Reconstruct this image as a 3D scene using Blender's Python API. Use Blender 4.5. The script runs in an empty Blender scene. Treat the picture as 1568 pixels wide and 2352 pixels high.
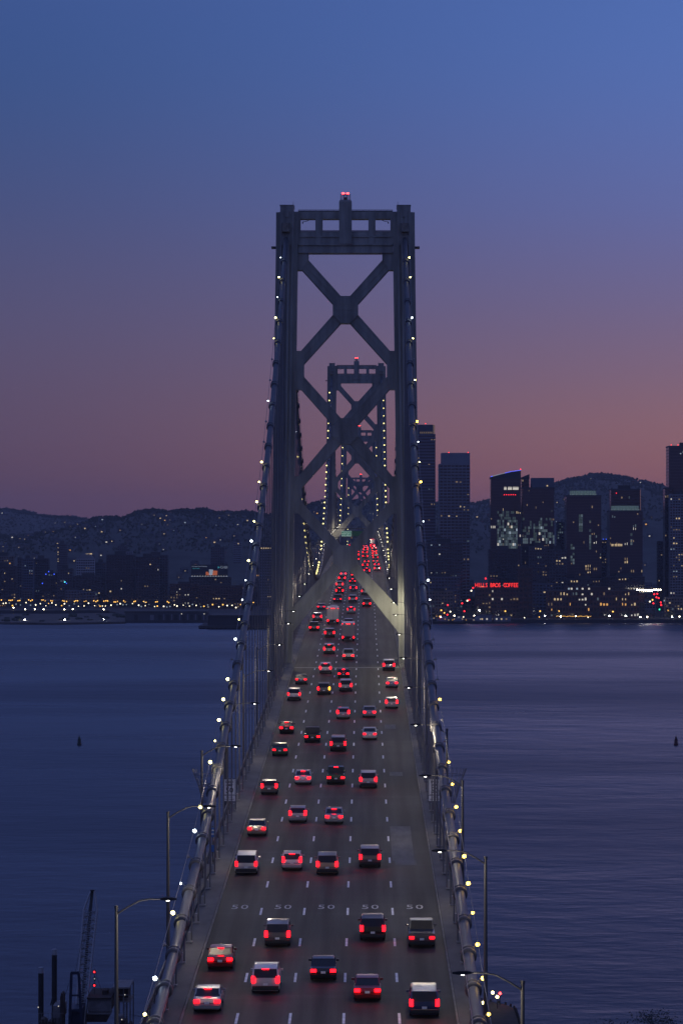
import bpy, math, random
import numpy as np
from mathutils import Vector, Matrix
random.seed(7)
R = math.radians
sc = bpy.context.scene
col = sc.collection

# ------------------------------------------------------------------ camera
F = 6890.0                      # focal length in pixels of a 1568 x 2352 frame
VX, VY = 837.0, 1245.0          # where the horizontal +Y axis lands in that frame
CZ = 87.0                       # eye height above the water
cam_d = bpy.data.cameras.new('camera')
cam = bpy.data.objects.new('camera', cam_d)
col.objects.link(cam)
cam.location = (0, 0, CZ)
cam.rotation_euler = (R(90), 0, 0)
cam_d.sensor_fit = 'HORIZONTAL'
cam_d.sensor_width = 24.0
cam_d.lens = 24.0 * F / 1568.0
cam_d.shift_x = -(VX - 784) / 1568.0
cam_d.shift_y = (VY - 1176) / 1568.0
cam_d.clip_start = 1.0
cam_d.clip_end = 60000
sc.camera = cam

# ------------------------------------------------------------------ dusk sky
world = bpy.data.worlds.new('World')
sc.world = world
world.use_nodes = True
wn, wl = world.node_tree.nodes, world.node_tree.links
wn.clear()
w_out = wn.new('ShaderNodeOutputWorld')
w_bg = wn.new('ShaderNodeBackground')
w_bg.inputs['Strength'].default_value = 1.0
w_tc = wn.new('ShaderNodeTexCoord')
w_sep = wn.new('ShaderNodeSeparateXYZ')
wl.new(w_tc.outputs['Generated'], w_sep.inputs[0])


def srgb(r, g, b):
    def f(c):
        c /= 255.0
        return c / 12.92 if c <= 0.04045 else ((c + 0.055) / 1.055) ** 2.4
    return (f(r), f(g), f(b), 1.0)


def sky_ramp(stops):
    mr = wn.new('ShaderNodeMapRange')
    mr.inputs['From Min'].default_value = 0.0
    mr.inputs['From Max'].default_value = 0.5
    wl.new(w_sep.outputs['Z'], mr.inputs['Value'])
    cr = wn.new('ShaderNodeValToRGB')
    el = cr.color_ramp.elements
    el[0].position, el[0].color = stops[0][0] / 0.5, stops[0][1]
    el[1].position, el[1].color = stops[-1][0] / 0.5, stops[-1][1]
    for p, c in stops[1:-1]:
        e = el.new(p / 0.5)
        e.color = c
    cr.color_ramp.interpolation = 'B_SPLINE'
    wl.new(mr.outputs[0], cr.inputs[0])
    return cr

# away from the afterglow, and in the middle of the afterglow
cool = sky_ramp([(0.0, srgb(84, 62, 82)), (0.014, srgb(94, 70, 88)), (0.035, srgb(97, 78, 100)), (0.07, srgb(90, 84, 116)),
                 (0.11, srgb(72, 82, 126)), (0.155, srgb(56, 84, 138)), (0.2, srgb(64, 86, 146)), (0.3, srgb(74, 92, 156)), (0.5, srgb(80, 96, 158))])
warm = sky_ramp([(0.0, srgb(152, 90, 90)), (0.018, srgb(162, 104, 102)), (0.035, srgb(160, 112, 112)), (0.055, srgb(140, 110, 128)), (0.08, srgb(120, 108, 146)),
                 (0.11, srgb(104, 112, 170)), (0.155, srgb(88, 118, 188)), (0.2, srgb(82, 112, 182)), (0.3, srgb(80, 102, 168)), (0.5, srgb(80, 96, 158))])
w_at = wn.new('ShaderNodeMath'); w_at.operation = 'ARCTAN2'
wl.new(w_sep.outputs['X'], w_at.inputs[0]); wl.new(w_sep.outputs['Y'], w_at.inputs[1])
w_sub = wn.new('ShaderNodeMath'); w_sub.operation = 'SUBTRACT'; w_sub.inputs[1].default_value = R(10)
wl.new(w_at.outputs[0], w_sub.inputs[0])
w_abs = wn.new('ShaderNodeMath'); w_abs.operation = 'ABSOLUTE'; wl.new(w_sub.outputs[0], w_abs.inputs[0])
w_mr = wn.new('ShaderNodeMapRange'); w_mr.interpolation_type = 'SMOOTHSTEP'
w_mr.inputs['From Min'].default_value = R(-2); w_mr.inputs['From Max'].default_value = R(20)
w_mr.inputs['To Min'].default_value = 1.0; w_mr.inputs['To Max'].default_value = 0.0
wl.new(w_abs.outputs[0], w_mr.inputs['Value'])
w_mix = wn.new('ShaderNodeMixRGB')
wl.new(w_mr.outputs[0], w_mix.inputs[0]); wl.new(cool.outputs[0], w_mix.inputs[1]); wl.new(warm.outputs[0], w_mix.inputs[2])
wl.new(w_mix.outputs[0], w_bg.inputs['Color'])
wl.new(w_bg.outputs[0], w_out.inputs['Surface'])

# the last light after sunset, from the west
sun_d = bpy.data.lights.new('afterglow_sun', 'SUN')
sun_d.energy = 0.05
sun_d.angle = R(30)
sun_d.color = (1.0, 0.62, 0.6)
sun = bpy.data.objects.new('afterglow_sun', sun_d)
col.objects.link(sun)
sun.rotation_euler = (R(-84), 0, R(-12))

sc.view_settings.view_transform = 'Standard'
sc.view_settings.look = 'None'
sc.view_settings.exposure = 0.0
sc.view_settings.gamma = 1.0
sc.view_settings.use_curve_mapping = False
sc.render.engine = 'CYCLES'
sc.cycles.use_denoising = True
sc.cycles.max_bounces = 4
sc.cycles.diffuse_bounces = 2
sc.cycles.glossy_bounces = 2
sc.cycles.transmission_bounces = 2
sc.cycles.volume_bounces = 0
sc.cycles.sample_clamp_indirect = 4.0
sc.cycles.use_light_tree = True


# ------------------------------------------------------------------ helpers
def PX(x, Y): return (x - VX) / F * Y          # pixel column -> X at distance Y
def PZ(y, Y): return CZ - (y - VY) / F * Y     # pixel row -> Z at distance Y


def tag(o, label=None, cat=None, group=None, kind=None):
    if label: o['label'] = label
    if cat: o['category'] = cat
    if group: o['group'] = group
    if kind: o['kind'] = kind
    return o


def empty(name, loc=(0, 0, 0), rz=0.0, parent=None):
    o = bpy.data.objects.new(name, None)
    col.objects.link(o)
    o.location = loc
    o.rotation_euler = (0, 0, rz)
    o.empty_display_size = 0.5
    if parent: o.parent = parent
    return o


def thing(name, label, cat, loc=(0, 0, 0), rz=0.0, group=None, kind=None):
    return tag(empty(name, loc, rz), label, cat, group, kind)


class MB:
    """collects simple solids into one mesh; coordinates are the parent's local ones"""
    def __init__(self):
        self.v, self.f = [], []

    def add(self, vs, fs):
        n = len(self.v)
        self.v.extend(vs)
        self.f.extend([tuple(i + n for i in f) for f in fs])
        return self

    def box(self, x0, x1, y0, y1, z0, z1):
        return self.add([(x0, y0, z0), (x1, y0, z0), (x1, y1, z0), (x0, y1, z0), (x0, y0, z1), (x1, y0, z1), (x1, y1, z1), (x0, y1, z1)],
                        [(0, 3, 2, 1), (4, 5, 6, 7), (0, 1, 5, 4), (1, 2, 6, 5), (2, 3, 7, 6), (3, 0, 4, 7)])

    def prism_xz(self, poly, y0, y1):
        n = len(poly)
        a = sum(poly[i][0] * poly[(i + 1) % n][1] - poly[(i + 1) % n][0] * poly[i][1] for i in range(n))
        if a < 0: poly = poly[::-1]
        vs = [(x, y0, z) for x, z in poly] + [(x, y1, z) for x, z in poly]
        fs = [tuple(range(n)), tuple(range(2 * n - 1, n - 1, -1))]
        fs += [(i, i + n, (i + 1) % n + n, (i + 1) % n) for i in range(n)]
        return self.add(vs, fs)

    def prism_xy(self, poly, z0, z1):
        n = len(poly)
        a = sum(poly[i][0] * poly[(i + 1) % n][1] - poly[(i + 1) % n][0] * poly[i][1] for i in range(n))
        if a < 0: poly = poly[::-1]
        vs = [(x, y, z0) for x, y in poly] + [(x, y, z1) for x, y in poly]
        fs = [tuple(range(n - 1, -1, -1)), tuple(range(n, 2 * n))]
        fs += [(i, (i + 1) % n, (i + 1) % n + n, i + n) for i in range(n)]
        return self.add(vs, fs)

    def loft(self, rings, caps=True):
        n = len(rings[0])
        vs = [p for r in rings for p in r]
        fs = []
        for k in range(len(rings) - 1):
            for i in range(n):
                j = (i + 1) % n
                fs.append((k * n + i, k * n + j, (k + 1) * n + j, (k + 1) * n + i))
        if caps:
            fs.append(tuple(range(n - 1, -1, -1)))
            fs.append(tuple(range((len(rings) - 1) * n, len(rings) * n)))
        return self.add(vs, fs)

    def tube(self, pts, r, n=6):
        pts = [Vector(p) for p in pts]
        rr = r if isinstance(r, (list, tuple)) else [r] * len(pts)
        rings = []
        for k, p in enumerate(pts):
            a = pts[max(k - 1, 0)]; b = pts[min(k + 1, len(pts) - 1)]
            t = (b - a).normalized()
            ref = Vector((0, 0, 1)) if abs(t.z) < 0.95 else Vector((0, 1, 0))
            s = t.cross(ref).normalized(); u = s.cross(t).normalized()
            rings.append([tuple(p + (s * math.cos(2 * math.pi * i / n) + u * math.sin(2 * math.pi * i / n)) * rr[k]) for i in range(n)])
        return self.loft(rings)

    def bar(self, a, b, w, h=None):
        """square bar between two points"""
        h = h or w
        a, b = Vector(a), Vector(b)
        t = (b - a).normalized()
        ref = Vector((0, 0, 1)) if abs(t.z) < 0.95 else Vector((0, 1, 0))
        s = t.cross(ref).normalized() * (w / 2); u = s.cross(t).normalized() * (h / 2)
        return self.loft([[tuple(p + s + u), tuple(p - s + u), tuple(p - s - u), tuple(p + s - u)] for p in (a, b)])

    def cyl(self, x, y, z0, z1, r0, r1=None, n=12):
        r1 = r0 if r1 is None else r1
        return self.loft([[(x + r * math.cos(2 * math.pi * i / n), y + r * math.sin(2 * math.pi * i / n), z) for i in range(n)] for r, z in ((r0, z0), (r1, z1))])

    def lathe(self, prof, n=14, x=0, y=0):
        return self.loft([[(x + r * math.cos(2 * math.pi * i / n), y + r * math.sin(2 * math.pi * i / n), z) for i in range(n)] for r, z in prof])

    def ball(self, c, r, n=8, m=5, sz=1.0):
        prof = [(max(r * math.sin(math.pi * k / m), 0.002 * r), -r * math.cos(math.pi * k / m) * sz) for k in range(m + 1)]
        return self.loft([[(c[0] + q * math.cos(2 * math.pi * i / n), c[1] + q * math.sin(2 * math.pi * i / n), c[2] + z) for i in range(n)] for q, z in prof])

    def mesh(self, name, mat, smooth=False):
        me = bpy.data.meshes.new(name)
        me.from_pydata(self.v, [], self.f)
        if mat is not None:
            me.materials.append(mat)
        if smooth:
            me.polygons.foreach_set('use_smooth', [True] * len(me.polygons))
        me.update()
        return me

    def build(self, name, mat, parent=None, smooth=False, label=None, cat=None, group=None, kind=None, loc=None):
        return put(self.mesh(name, mat, smooth), name, parent, loc, label=label, cat=cat, group=group, kind=kind)


def put(me, name, parent=None, loc=None, rot=None, scale=None, label=None, cat=None, group=None, kind=None):
    o = bpy.data.objects.new(name, me)
    col.objects.link(o)
    if parent: o.parent = parent
    if loc is not None: o.location = loc
    if rot is not None: o.rotation_euler = rot
    if scale is not None: o.scale = scale
    return tag(o, label, cat, group, kind)


def spline(xs, ys):
    """natural cubic spline"""
    xs, ys = np.array(xs, float), np.array(ys, float)
    n = len(xs); h = np.diff(xs)
    A = np.eye(n); b = np.zeros(n)
    for i in range(1, n - 1):
        A[i, i - 1], A[i, i], A[i, i + 1] = h[i - 1], 2 * (h[i - 1] + h[i]), h[i]
        b[i] = 6 * ((ys[i + 1] - ys[i]) / h[i] - (ys[i] - ys[i - 1]) / h[i - 1])
    m = np.linalg.solve(A, b)

    def f(x):
        i = int(min(max(np.searchsorted(xs, x) - 1, 0), n - 2))
        t, u = x - xs[i], xs[i + 1] - x
        return float((m[i] * u ** 3 + m[i + 1] * t ** 3) / (6 * h[i]) + (ys[i] / h[i] - m[i] * h[i] / 6) * u + (ys[i + 1] / h[i] - m[i + 1] * h[i] / 6) * t)
    return f


_fontcache = {}
def text_mesh(txt, size, mat, extrude=0.01, align='CENTER', space=1.0, bold=0.0):
    cu = bpy.data.curves.new('lettering', 'FONT')
    cu.body = txt
    cu.size = size
    cu.extrude = extrude
    cu.offset = bold
    cu.resolution_u = 2
    cu.align_x = align
    cu.align_y = 'CENTER'
    cu.space_character = space
    ob = bpy.data.objects.new('lettering', cu)
    col.objects.link(ob)
    bpy.context.view_layer.update()
    me = bpy.data.meshes.new_from_object(ob.evaluated_get(bpy.context.evaluated_depsgraph_get()))
    bpy.data.objects.remove(ob)
    bpy.data.curves.remove(cu)
    me.materials.clear()
    me.materials.append(mat)
    return me


# ------------------------------------------------------------------ materials
def principled(name, color, rough=0.6, metal=0.0, spec=0.5, emit=None, estr=0.0, noise=0.0, nscale=1.0, nvec=(1, 1, 1), bump=0.0, sampling=None, coat=0.0):
    m = bpy.data.materials.new(name)
    m.use_nodes = True
    nt = m.node_tree
    p = nt.nodes['Principled BSDF']
    p.inputs['Base Color'].default_value = (*color[:3], 1)
    p.inputs['Roughness'].default_value = rough
    p.inputs['Metallic'].default_value = metal
    p.inputs['Specular IOR Level'].default_value = spec
    if coat: p.inputs['Coat Weight'].default_value = coat
    if emit is not None:
        p.inputs['Emission Color'].default_value = (*emit[:3], 1)
        p.inputs['Emission Strength'].default_value = estr
    if noise > 0 or bump > 0:
        tc = nt.nodes.new('ShaderNodeTexCoord')
        mp = nt.nodes.new('ShaderNodeMapping')
        mp.inputs['Scale'].default_value = nvec
        nz = nt.nodes.new('ShaderNodeTexNoise')
        nz.inputs['Scale'].default_value = nscale
        nz.inputs['Detail'].default_value = 6
        nz.inputs['Roughness'].default_value = 0.6
        nt.links.new(tc.outputs['Object'], mp.inputs[0])
        nt.links.new(mp.outputs[0], nz.inputs['Vector'])
        if noise > 0:
            mx = nt.nodes.new('ShaderNodeMixRGB')
            lo = tuple(c * (1 - noise) for c in color[:3]); hi = tuple(min(c * (1 + noise), 1) for c in color[:3])
            mx.inputs[1].default_value = (*lo, 1); mx.inputs[2].default_value = (*hi, 1)
            mr = nt.nodes.new('ShaderNodeMapRange')
            mr.inputs['From Min'].default_value = 0.3; mr.inputs['From Max'].default_value = 0.7
            nt.links.new(nz.outputs['Fac'], mr.inputs['Value'])
            nt.links.new(mr.outputs[0], mx.inputs[0])
            nt.links.new(mx.outputs[0], p.inputs['Base Color'])
        if bump > 0:
            bp = nt.nodes.new('ShaderNodeBump')
            bp.inputs['Strength'].default_value = bump
            bp.inputs['Distance'].default_value = 0.05
            nt.links.new(nz.outputs['Fac'], bp.inputs['Height'])
            nt.links.new(bp.outputs[0], p.inputs['Normal'])
    if sampling: m.cycles.emission_sampling = sampling
    return m


def glow(name, color, strength, sampling='NONE'):
    m = bpy.data.materials.new(name)
    m.use_nodes = True
    nt = m.node_tree
    nt.nodes.clear()
    o = nt.nodes.new('ShaderNodeOutputMaterial')
    e = nt.nodes.new('ShaderNodeEmission')
    e.inputs['Color'].default_value = (*color[:3], 1)
    e.inputs['Strength'].default_value = strength
    nt.links.new(e.outputs[0], o.inputs['Surface'])
    m.cycles.emission_sampling = sampling
    return m


M = {}
M['tower'] = principled('tower_steel', (0.31, 0.315, 0.285), 0.65, noise=0.38, nscale=0.5, nvec=(1, 1, 0.16), bump=0.15)
M['tower_dark'] = principled('rail_steel', (0.08, 0.082, 0.09), 0.6)
M['cable'] = principled('cable_paint', (0.095, 0.097, 0.105), 0.5, spec=0.6, noise=0.15, nscale=0.6)
M['band'] = principled('cable_band_steel', (0.085, 0.085, 0.09), 0.5, noise=0.2, nscale=2)
M['rope'] = principled('rope_steel', (0.15, 0.15, 0.16), 0.5, noise=0.2, nscale=0.2)
M['socket'] = principled('socket_steel', (0.3, 0.3, 0.3), 0.6)
M['concrete'] = principled('parapet_concrete', (0.125, 0.12, 0.11), 0.85, noise=0.3, nscale=0.6, nvec=(1, 0.35, 1), bump=0.2)
M['kerb'] = principled('kerb_concrete', (0.22, 0.215, 0.2), 0.8, noise=0.25, nscale=0.8)
M['pier'] = principled('pier_concrete', (0.12, 0.115, 0.11), 0.9, noise=0.4, nscale=0.2, bump=0.3)
M['timber'] = principled('fender_timber', (0.05, 0.043, 0.038), 0.9, noise=0.4, nscale=1.0)
M['patch'] = principled('patch_concrete', (0.13, 0.127, 0.117), 0.8, noise=0.35, nscale=0.7, nvec=(1.5, 0.3, 1))
M['paint'] = principled('lane_paint', (0.78, 0.79, 0.78), 0.7, noise=0.25, nscale=1.2)
M['paint_worn'] = principled('worn_paint', (0.52, 0.52, 0.50), 0.75, noise=0.4, nscale=3)
M['joint'] = principled('joint_steel', (0.28, 0.28, 0.28), 0.45, noise=0.3, nscale=1.0)
M['pole'] = principled('galvanised_pole', (0.11, 0.11, 0.107), 0.5, metal=0.3)
M['truss'] = principled('truss_steel', (0.10, 0.10, 0.11), 0.6, noise=0.3, nscale=0.5)
M['sign_white'] = principled('sign_white', (0.86, 0.86, 0.83), 0.5)
M['sign_black'] = principled('sign_black', (0.015, 0.015, 0.015), 0.5)
M['sign_blue'] = principled('sign_blue', (0.02, 0.09, 0.32), 0.5)
M['sign_green'] = principled('sign_green', (0.01, 0.14, 0.075), 0.5)
M['tyre'] = principled('tyre_rubber', (0.02, 0.02, 0.02), 0.85)
M['rim'] = principled('wheel_rim', (0.35, 0.35, 0.36), 0.35, metal=0.8)
M['car_glass'] = principled('car_glass', (0.014, 0.016, 0.02), 0.34, spec=0.4)
M['trim'] = principled('car_trim', (0.025, 0.025, 0.026), 0.6)
M['tail'] = glow('tail_lamp', (1.0, 0.003, 0.007), 11.0, 'AUTO')
M['tail_dim'] = glow('tail_lamp_dim', (1.0, 0.006, 0.014), 4.0, 'AUTO')
M['amber'] = glow('turn_signal', (1.0, 0.42, 0.02), 9.0, 'AUTO')
M['head'] = glow('head_lamp', (1.0, 0.95, 0.85), 6.0, 'AUTO')
M['beacon'] = glow('red_beacon', (1.0, 0.03, 0.03), 14.0)
M['bulb_w'] = glow('bulb_warm', (1.0, 0.87, 0.30), 14.0, 'AUTO')
M['bulb_o'] = glow('bulb_orange', (1.0, 0.6, 0.075), 13.0, 'AUTO')
M['bulb_c'] = glow('bulb_cool', (0.75, 0.88, 1.0), 11.0, 'AUTO')
M['bulb_far'] = glow('bulb_far', (1.0, 0.84, 0.3), 3.2)
M['bulb_off'] = principled('bulb_unlit', (0.3, 0.3, 0.3), 0.2)
M['led'] = glow('street_lamp_led', (1.0, 0.93, 0.78), 14.0)
M['glass'] = principled('window_glass', (0.012, 0.014, 0.02), 0.12, spec=0.7)
M['glass_b'] = principled('curtain_wall_glass', (0.016, 0.022, 0.035), 0.1, spec=0.8)

# asphalt: wheel tracks and stains drawn out along the traffic
def make_asphalt():
    m = bpy.data.materials.new('asphalt'); m.use_nodes = True
    nt = m.node_tree; p = nt.nodes['Principled BSDF']; N = nt.nodes.new; L = nt.links.new
    tc = N('ShaderNodeTexCoord')
    def noise(scale, vec, det=5):
        mp = N('ShaderNodeMapping'); mp.inputs['Scale'].default_value = vec
        nz = N('ShaderNodeTexNoise'); nz.inputs['Scale'].default_value = scale; nz.inputs['Detail'].default_value = det
        L(tc.outputs['Object'], mp.inputs[0]); L(mp.outputs[0], nz.inputs['Vector'])
        return nz.outputs['Fac']
    def rng(v, a, b, c, d):
        r = N('ShaderNodeMapRange'); r.inputs['From Min'].default_value = a; r.inputs['From Max'].default_value = b
        r.inputs['To Min'].default_value = c; r.inputs['To Max'].default_value = d; L(v, r.inputs['Value']); return r.outputs[0]
    def mul(a, b):
        q = N('ShaderNodeMath'); q.operation = 'MULTIPLY'; L(a, q.inputs[0]); L(b, q.inputs[1]); return q.outputs[0]
    streak = rng(noise(1.0, (0.9, 0.010, 1)), 0.3, 0.7, 0.5, 1.4)
    blot = rng(noise(0.12, (1, 0.4, 1)), 0.3, 0.7, 0.75, 1.25)
    fine = rng(noise(6.0, (1, 1, 1), 3), 0.3, 0.7, 0.88, 1.12)
    cross = rng(noise(1.0, (0.03, 0.5, 1), 3), 0.55, 0.72, 1.0, 1.22)
    k = mul(mul(streak, blot), mul(fine, cross))
    # oil-darkened middle of every lane
    sx = N('ShaderNodeSeparateXYZ'); L(tc.outputs['Object'], sx.inputs[0])
    def mth(op, a, b=None):
        q = N('ShaderNodeMath'); q.operation = op; L(a, q.inputs[0])
        if b is not None: q.inputs[1].default_value = b
        return q.outputs[0]
    ctr = mth('ABSOLUTE', mth('SUBTRACT', mth('FRACT', mth('DIVIDE', mth('ADD', sx.outputs['X'], 11.85), 3.55)), .5))
    oil = rng(ctr, .04, .17, .66, 1.06)
    k = mul(k, oil)
    vm = N('ShaderNodeVectorMath'); vm.operation = 'SCALE'
    vm.inputs[0].default_value = (0.052, 0.052, 0.046); L(k, vm.inputs['Scale'])
    L(vm.outputs[0], p.inputs['Base Color'])
    p.inputs['Roughness'].default_value = 0.68
    p.inputs['Specular IOR Level'].default_value = 0.22
    bp = N('ShaderNodeBump'); bp.inputs['Strength'].default_value = 0.25; bp.inputs['Distance'].default_value = 0.02
    L(noise(5.0, (1, 1, 1), 3), bp.inputs['Height']); L(bp.outputs[0], p.inputs['Normal'])
    return m
M['asphalt'] = make_asphalt()

def make_water():
    m = bpy.data.materials.new('bay_water'); m.use_nodes = True
    nt = m.node_tree; p = nt.nodes['Principled BSDF']; N = nt.nodes.new; L = nt.links.new
    p.inputs['Base Color'].default_value = (0.022, 0.032, 0.058, 1)
    p.inputs['IOR'].default_value = 1.333
    p.inputs['Specular IOR Level'].default_value = 0.5
    tc = N('ShaderNodeTexCoord')
    def noise(scale, vec, det=4, rot=0.0):
        mp = N('ShaderNodeMapping'); mp.inputs['Scale'].default_value = vec; mp.inputs['Rotation'].default_value = (0, 0, rot)
        nz = N('ShaderNodeTexNoise'); nz.inputs['Scale'].default_value = scale; nz.inputs['Detail'].default_value = det
        L(tc.outputs['Object'], mp.inputs[0]); L(mp.outputs[0], nz.inputs['Vector'])
        return nz.outputs['Fac']
    slick = noise(0.004, (0.25, 1.0, 1), 4, R(4))
    r = N('ShaderNodeMapRange'); r.inputs['From Min'].default_value = 0.35; r.inputs['From Max'].default_value = 0.65
    r.inputs['To Min'].default_value = 0.20; r.inputs['To Max'].default_value = 0.36
    L(slick, r.inputs['Value']); L(r.outputs[0], p.inputs['Roughness'])
    b1 = N('ShaderNodeBump'); b1.inputs['Strength'].default_value = 1.0; b1.inputs['Distance'].default_value = 1.1
    b2 = N('ShaderNodeBump'); b2.inputs['Strength'].default_value = 1.0; b2.inputs['Distance'].default_value = .28
    L(noise(0.05, (0.55, 0.75, 1), 5, R(12)), b1.inputs['Height'])
    L(noise(0.22, (0.6, 0.9, 1), 4, R(-9)), b2.inputs['Height'])
    L(b1.outputs[0], b2.inputs['Normal'])
    # every normal tilted towards the island, added so the water mirrors higher sky
    va = N('ShaderNodeVectorMath'); va.operation = 'ADD'; va.inputs[1].default_value = (0, -0.14, 0)
    vn = N('ShaderNodeVectorMath'); vn.operation = 'NORMALIZE'
    L(b2.outputs[0], va.inputs[0]); L(va.outputs[0], vn.inputs[0]); L(vn.outputs[0], p.inputs['Normal'])
    return m
M['water'] = make_water()

# ------------------------------------------------------------------ bridge geometry
AX = -3.25                                   # the bridge axis, left of the eye
_d = spline([60, 195, 354, 511, 868, 1215, 1569, 1923, 2627, 3050], [35.2, 31.0, 26.3, 20.8, 11.0, 5.4, 2.3, 5.4, 20.8, 32])
def deck(Y): return CZ - _d(Y)
KL, KR = -8.55, 9.2                          # kerb faces relative to the axis
LINES = [-5.03, -1.6, 1.89, 5.5]
LANES = [-6.85, -3.35, 0.15, 3.7, 7.3]
W6, W5, W4, W3, W2 = 511.0, 1215.0, 1569.0, 1923.0, 2627.0
END = 3040.0
PANEL = 9.144
RISE = 15.2                                  # towers W5 and W3 stand this much higher
CABX = 10.05
_side = spline([150, 190, 222, 276, 353, 432, 511], [54.0, 57.3, 60.8, 67.6, 82.3, 106.2, 139.6])
def cable_z(Y):
    if Y <= W6: return _side(Y)
    if Y <= W5:
        t = (Y - W6) / (W5 - W6); return 139.6 + RISE * t - 4 * 70.2 * t * (1 - t)
    if Y <= W4:
        t = (Y - W5) / (W4 - W5); return 154.8 + (deck(W4) + 1 - 154.8) * t - 4 * 13 * t * (1 - t)
    if Y <= W3:
        t = (Y - W4) / (W3 - W4); return deck(W4) + 1 + (154.8 - deck(W4) - 1) * t - 4 * 13 * t * (1 - t)
    if Y <= W2:
        t = (Y - W3) / (W2 - W3); return 154.8 - RISE * t - 4 * 70.2 * t * (1 - t)
    t = (Y - W2) / (END - W2); return 139.6 + (deck(END) + 1 - 139.6) * t - 4 * 13 * t * (1 - t)

# ------------------------------------------------------------------ water, land, hills
MB().add([(-14000, -2500, 0), (14000, -2500, 0), (14000, 16000, 0), (-14000, 16000, 0)], [(0, 1, 2, 3)]).build('water', M['water'], kind='structure')

M['land'] = principled('city_ground', (0.035, 0.034, 0.035), 0.9, noise=0.4, nscale=0.02)
M['quay'] = principled('quay_wall', (0.06, 0.056, 0.055), 0.9, noise=0.4, nscale=0.1)
M['sand'] = principled('jetty_earth', (0.10, 0.085, 0.07), 0.95, noise=0.4, nscale=0.03)
M['hill'] = principled('hill_scrub', (0.045, 0.050, 0.040), 0.95, noise=0.6, nscale=0.012, bump=0.3)
M['tree_far'] = principled('distant_foliage', (0.040, 0.052, 0.034), 0.95, noise=0.5, nscale=0.2)

def shore(x):                                  # shoreline distance for a pixel column
    return np.interp(x, [-400, 0, 290, 300, 560, 620, 1000, 2000], [3620, 3640, 3640, 3330, 3330, 3230, 3215, 3225])
mb = MB()
cols = list(range(-400, 2001, 50))
top = [(PX(x, shore(x)), float(shore(x)), 4.0) for x in cols]
back = [(PX(x, 12000), 12000.0, 4.0) for x in cols]
low = [(p[0], p[1] - 2, -3.0) for p in top]
n = len(cols)
mb.add(top + back + low, [(i, i + 1, n + i + 1, n + i) for i in range(n - 1)] + [(2 * n + i, 2 * n + i + 1, i + 1, i) for i in range(n - 1)])
mb.build('ground', M['land'], kind='structure')

def hill_noise(x, s, seed):
    return sum(math.sin(x * f / s + seed * k * 1.7) * a for k, (f, a) in enumerate(((1, 0.5), (2.3, 0.3), (5.1, 0.16), (11.7, 0.08)), 1))

HILLS = {}
def make_hill(name, prof, Y, front, seed, tree_h, tree_n):
    xs = [p[0] for p in prof]; ys = [p[1] for p in prof]
    def ridge(x): return max(PZ(np.interp(x, xs, ys), Y) - tree_h * 0.55, 6)
    nx, ns = 150, 26
    vs = []
    def height(x, s):       # s 0 = foot towards the camera, 1 = ridge, >1 behind it
        top_z = ridge(x)
        k = math.sin(min(s, 1) * math.pi / 2) ** 1.15 if s <= 1 else 1 - (s - 1) * 0.8
        return 4.0 - 1.0 + (top_z - 4) * k + hill_noise(x + 300 * s, 60, seed) * 0.05 * top_z * math.sin(min(s, 1) * math.pi)
    for j in range(ns + 5):
        s = j / ns
        yy = Y - front * (1 - s)
        for i in range(nx + 1):
            x = xs[0] + (xs[-1] - xs[0]) * i / nx
            vs.append((PX(x, Y), yy, height(x, s)))
    w = nx + 1
    fs = [(j * w + i, j * w + i + 1, (j + 1) * w + i + 1, (j + 1) * w + i) for j in range(ns + 4) for i in range(nx)]
    MB().add(vs, fs).build(name, M['hill'], smooth=True, kind='structure')
    HILLS[name] = (xs, Y, front, height)
    # woods on the slopes and the ridge: many small rough crowns
    rnd = random.Random(seed)
    tv, tf = [], []
    for _ in range(tree_n):
        x = rnd.uniform(xs[0], xs[-1])
        onridge = rnd.random() < 0.4
        s = rnd.uniform(0.9, 1.04) if onridge else rnd.uniform(0.35, 0.95)
        clump = 0.5 + 0.5 * hill_noise(x * 3 + s * 400, 55, seed + 3)
        if rnd.random() > 0.25 + clump: continue
        h = tree_h * rnd.uniform(0.35, 1.0) * ((0.6 + 0.6 * max(clump, 0)) if onridge else .6); r = h * rnd.uniform(0.3, 0.6)
        cx, cy, cz = PX(x, Y), Y - front * (1 - s), height(x, s)
        for q in range(4):
            ox, oz = rnd.uniform(-r, r) * 0.7, h * rnd.uniform(0.35, 0.85)
            rr = r * rnd.uniform(0.45, 0.8)
            b = len(tv)
            for a in range(5):
                an = a * 2 * math.pi / 5 + rnd.random()
                k = rr * rnd.uniform(0.7, 1.2)
                tv.append((cx + ox + k * math.cos(an), cy + k * math.sin(an), cz + oz + rnd.uniform(-0.25, 0.25) * rr))
            tv.append((cx + ox, cy, cz + oz + rr * rnd.uniform(0.8, 1.2))); tv.append((cx + ox, cy, cz + oz - rr * 1.2))
            for a in range(5):
                tf.append((b + a, b + (a + 1) % 5, b + 5)); tf.append((b + (a + 1) % 5, b + a, b + 6))
    MB().add(tv, tf).build('hillside_trees', M['tree_far'], kind='stuff', label={'south_ridge': 'scrubby woods along the far low ridge at the left edge',
        'wooded_hill': 'dark woods covering the long flat hill behind the left waterfront', 'city_peak': 'ragged trees along the rounded peak behind the right skyline'}[name], cat='trees')

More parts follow.
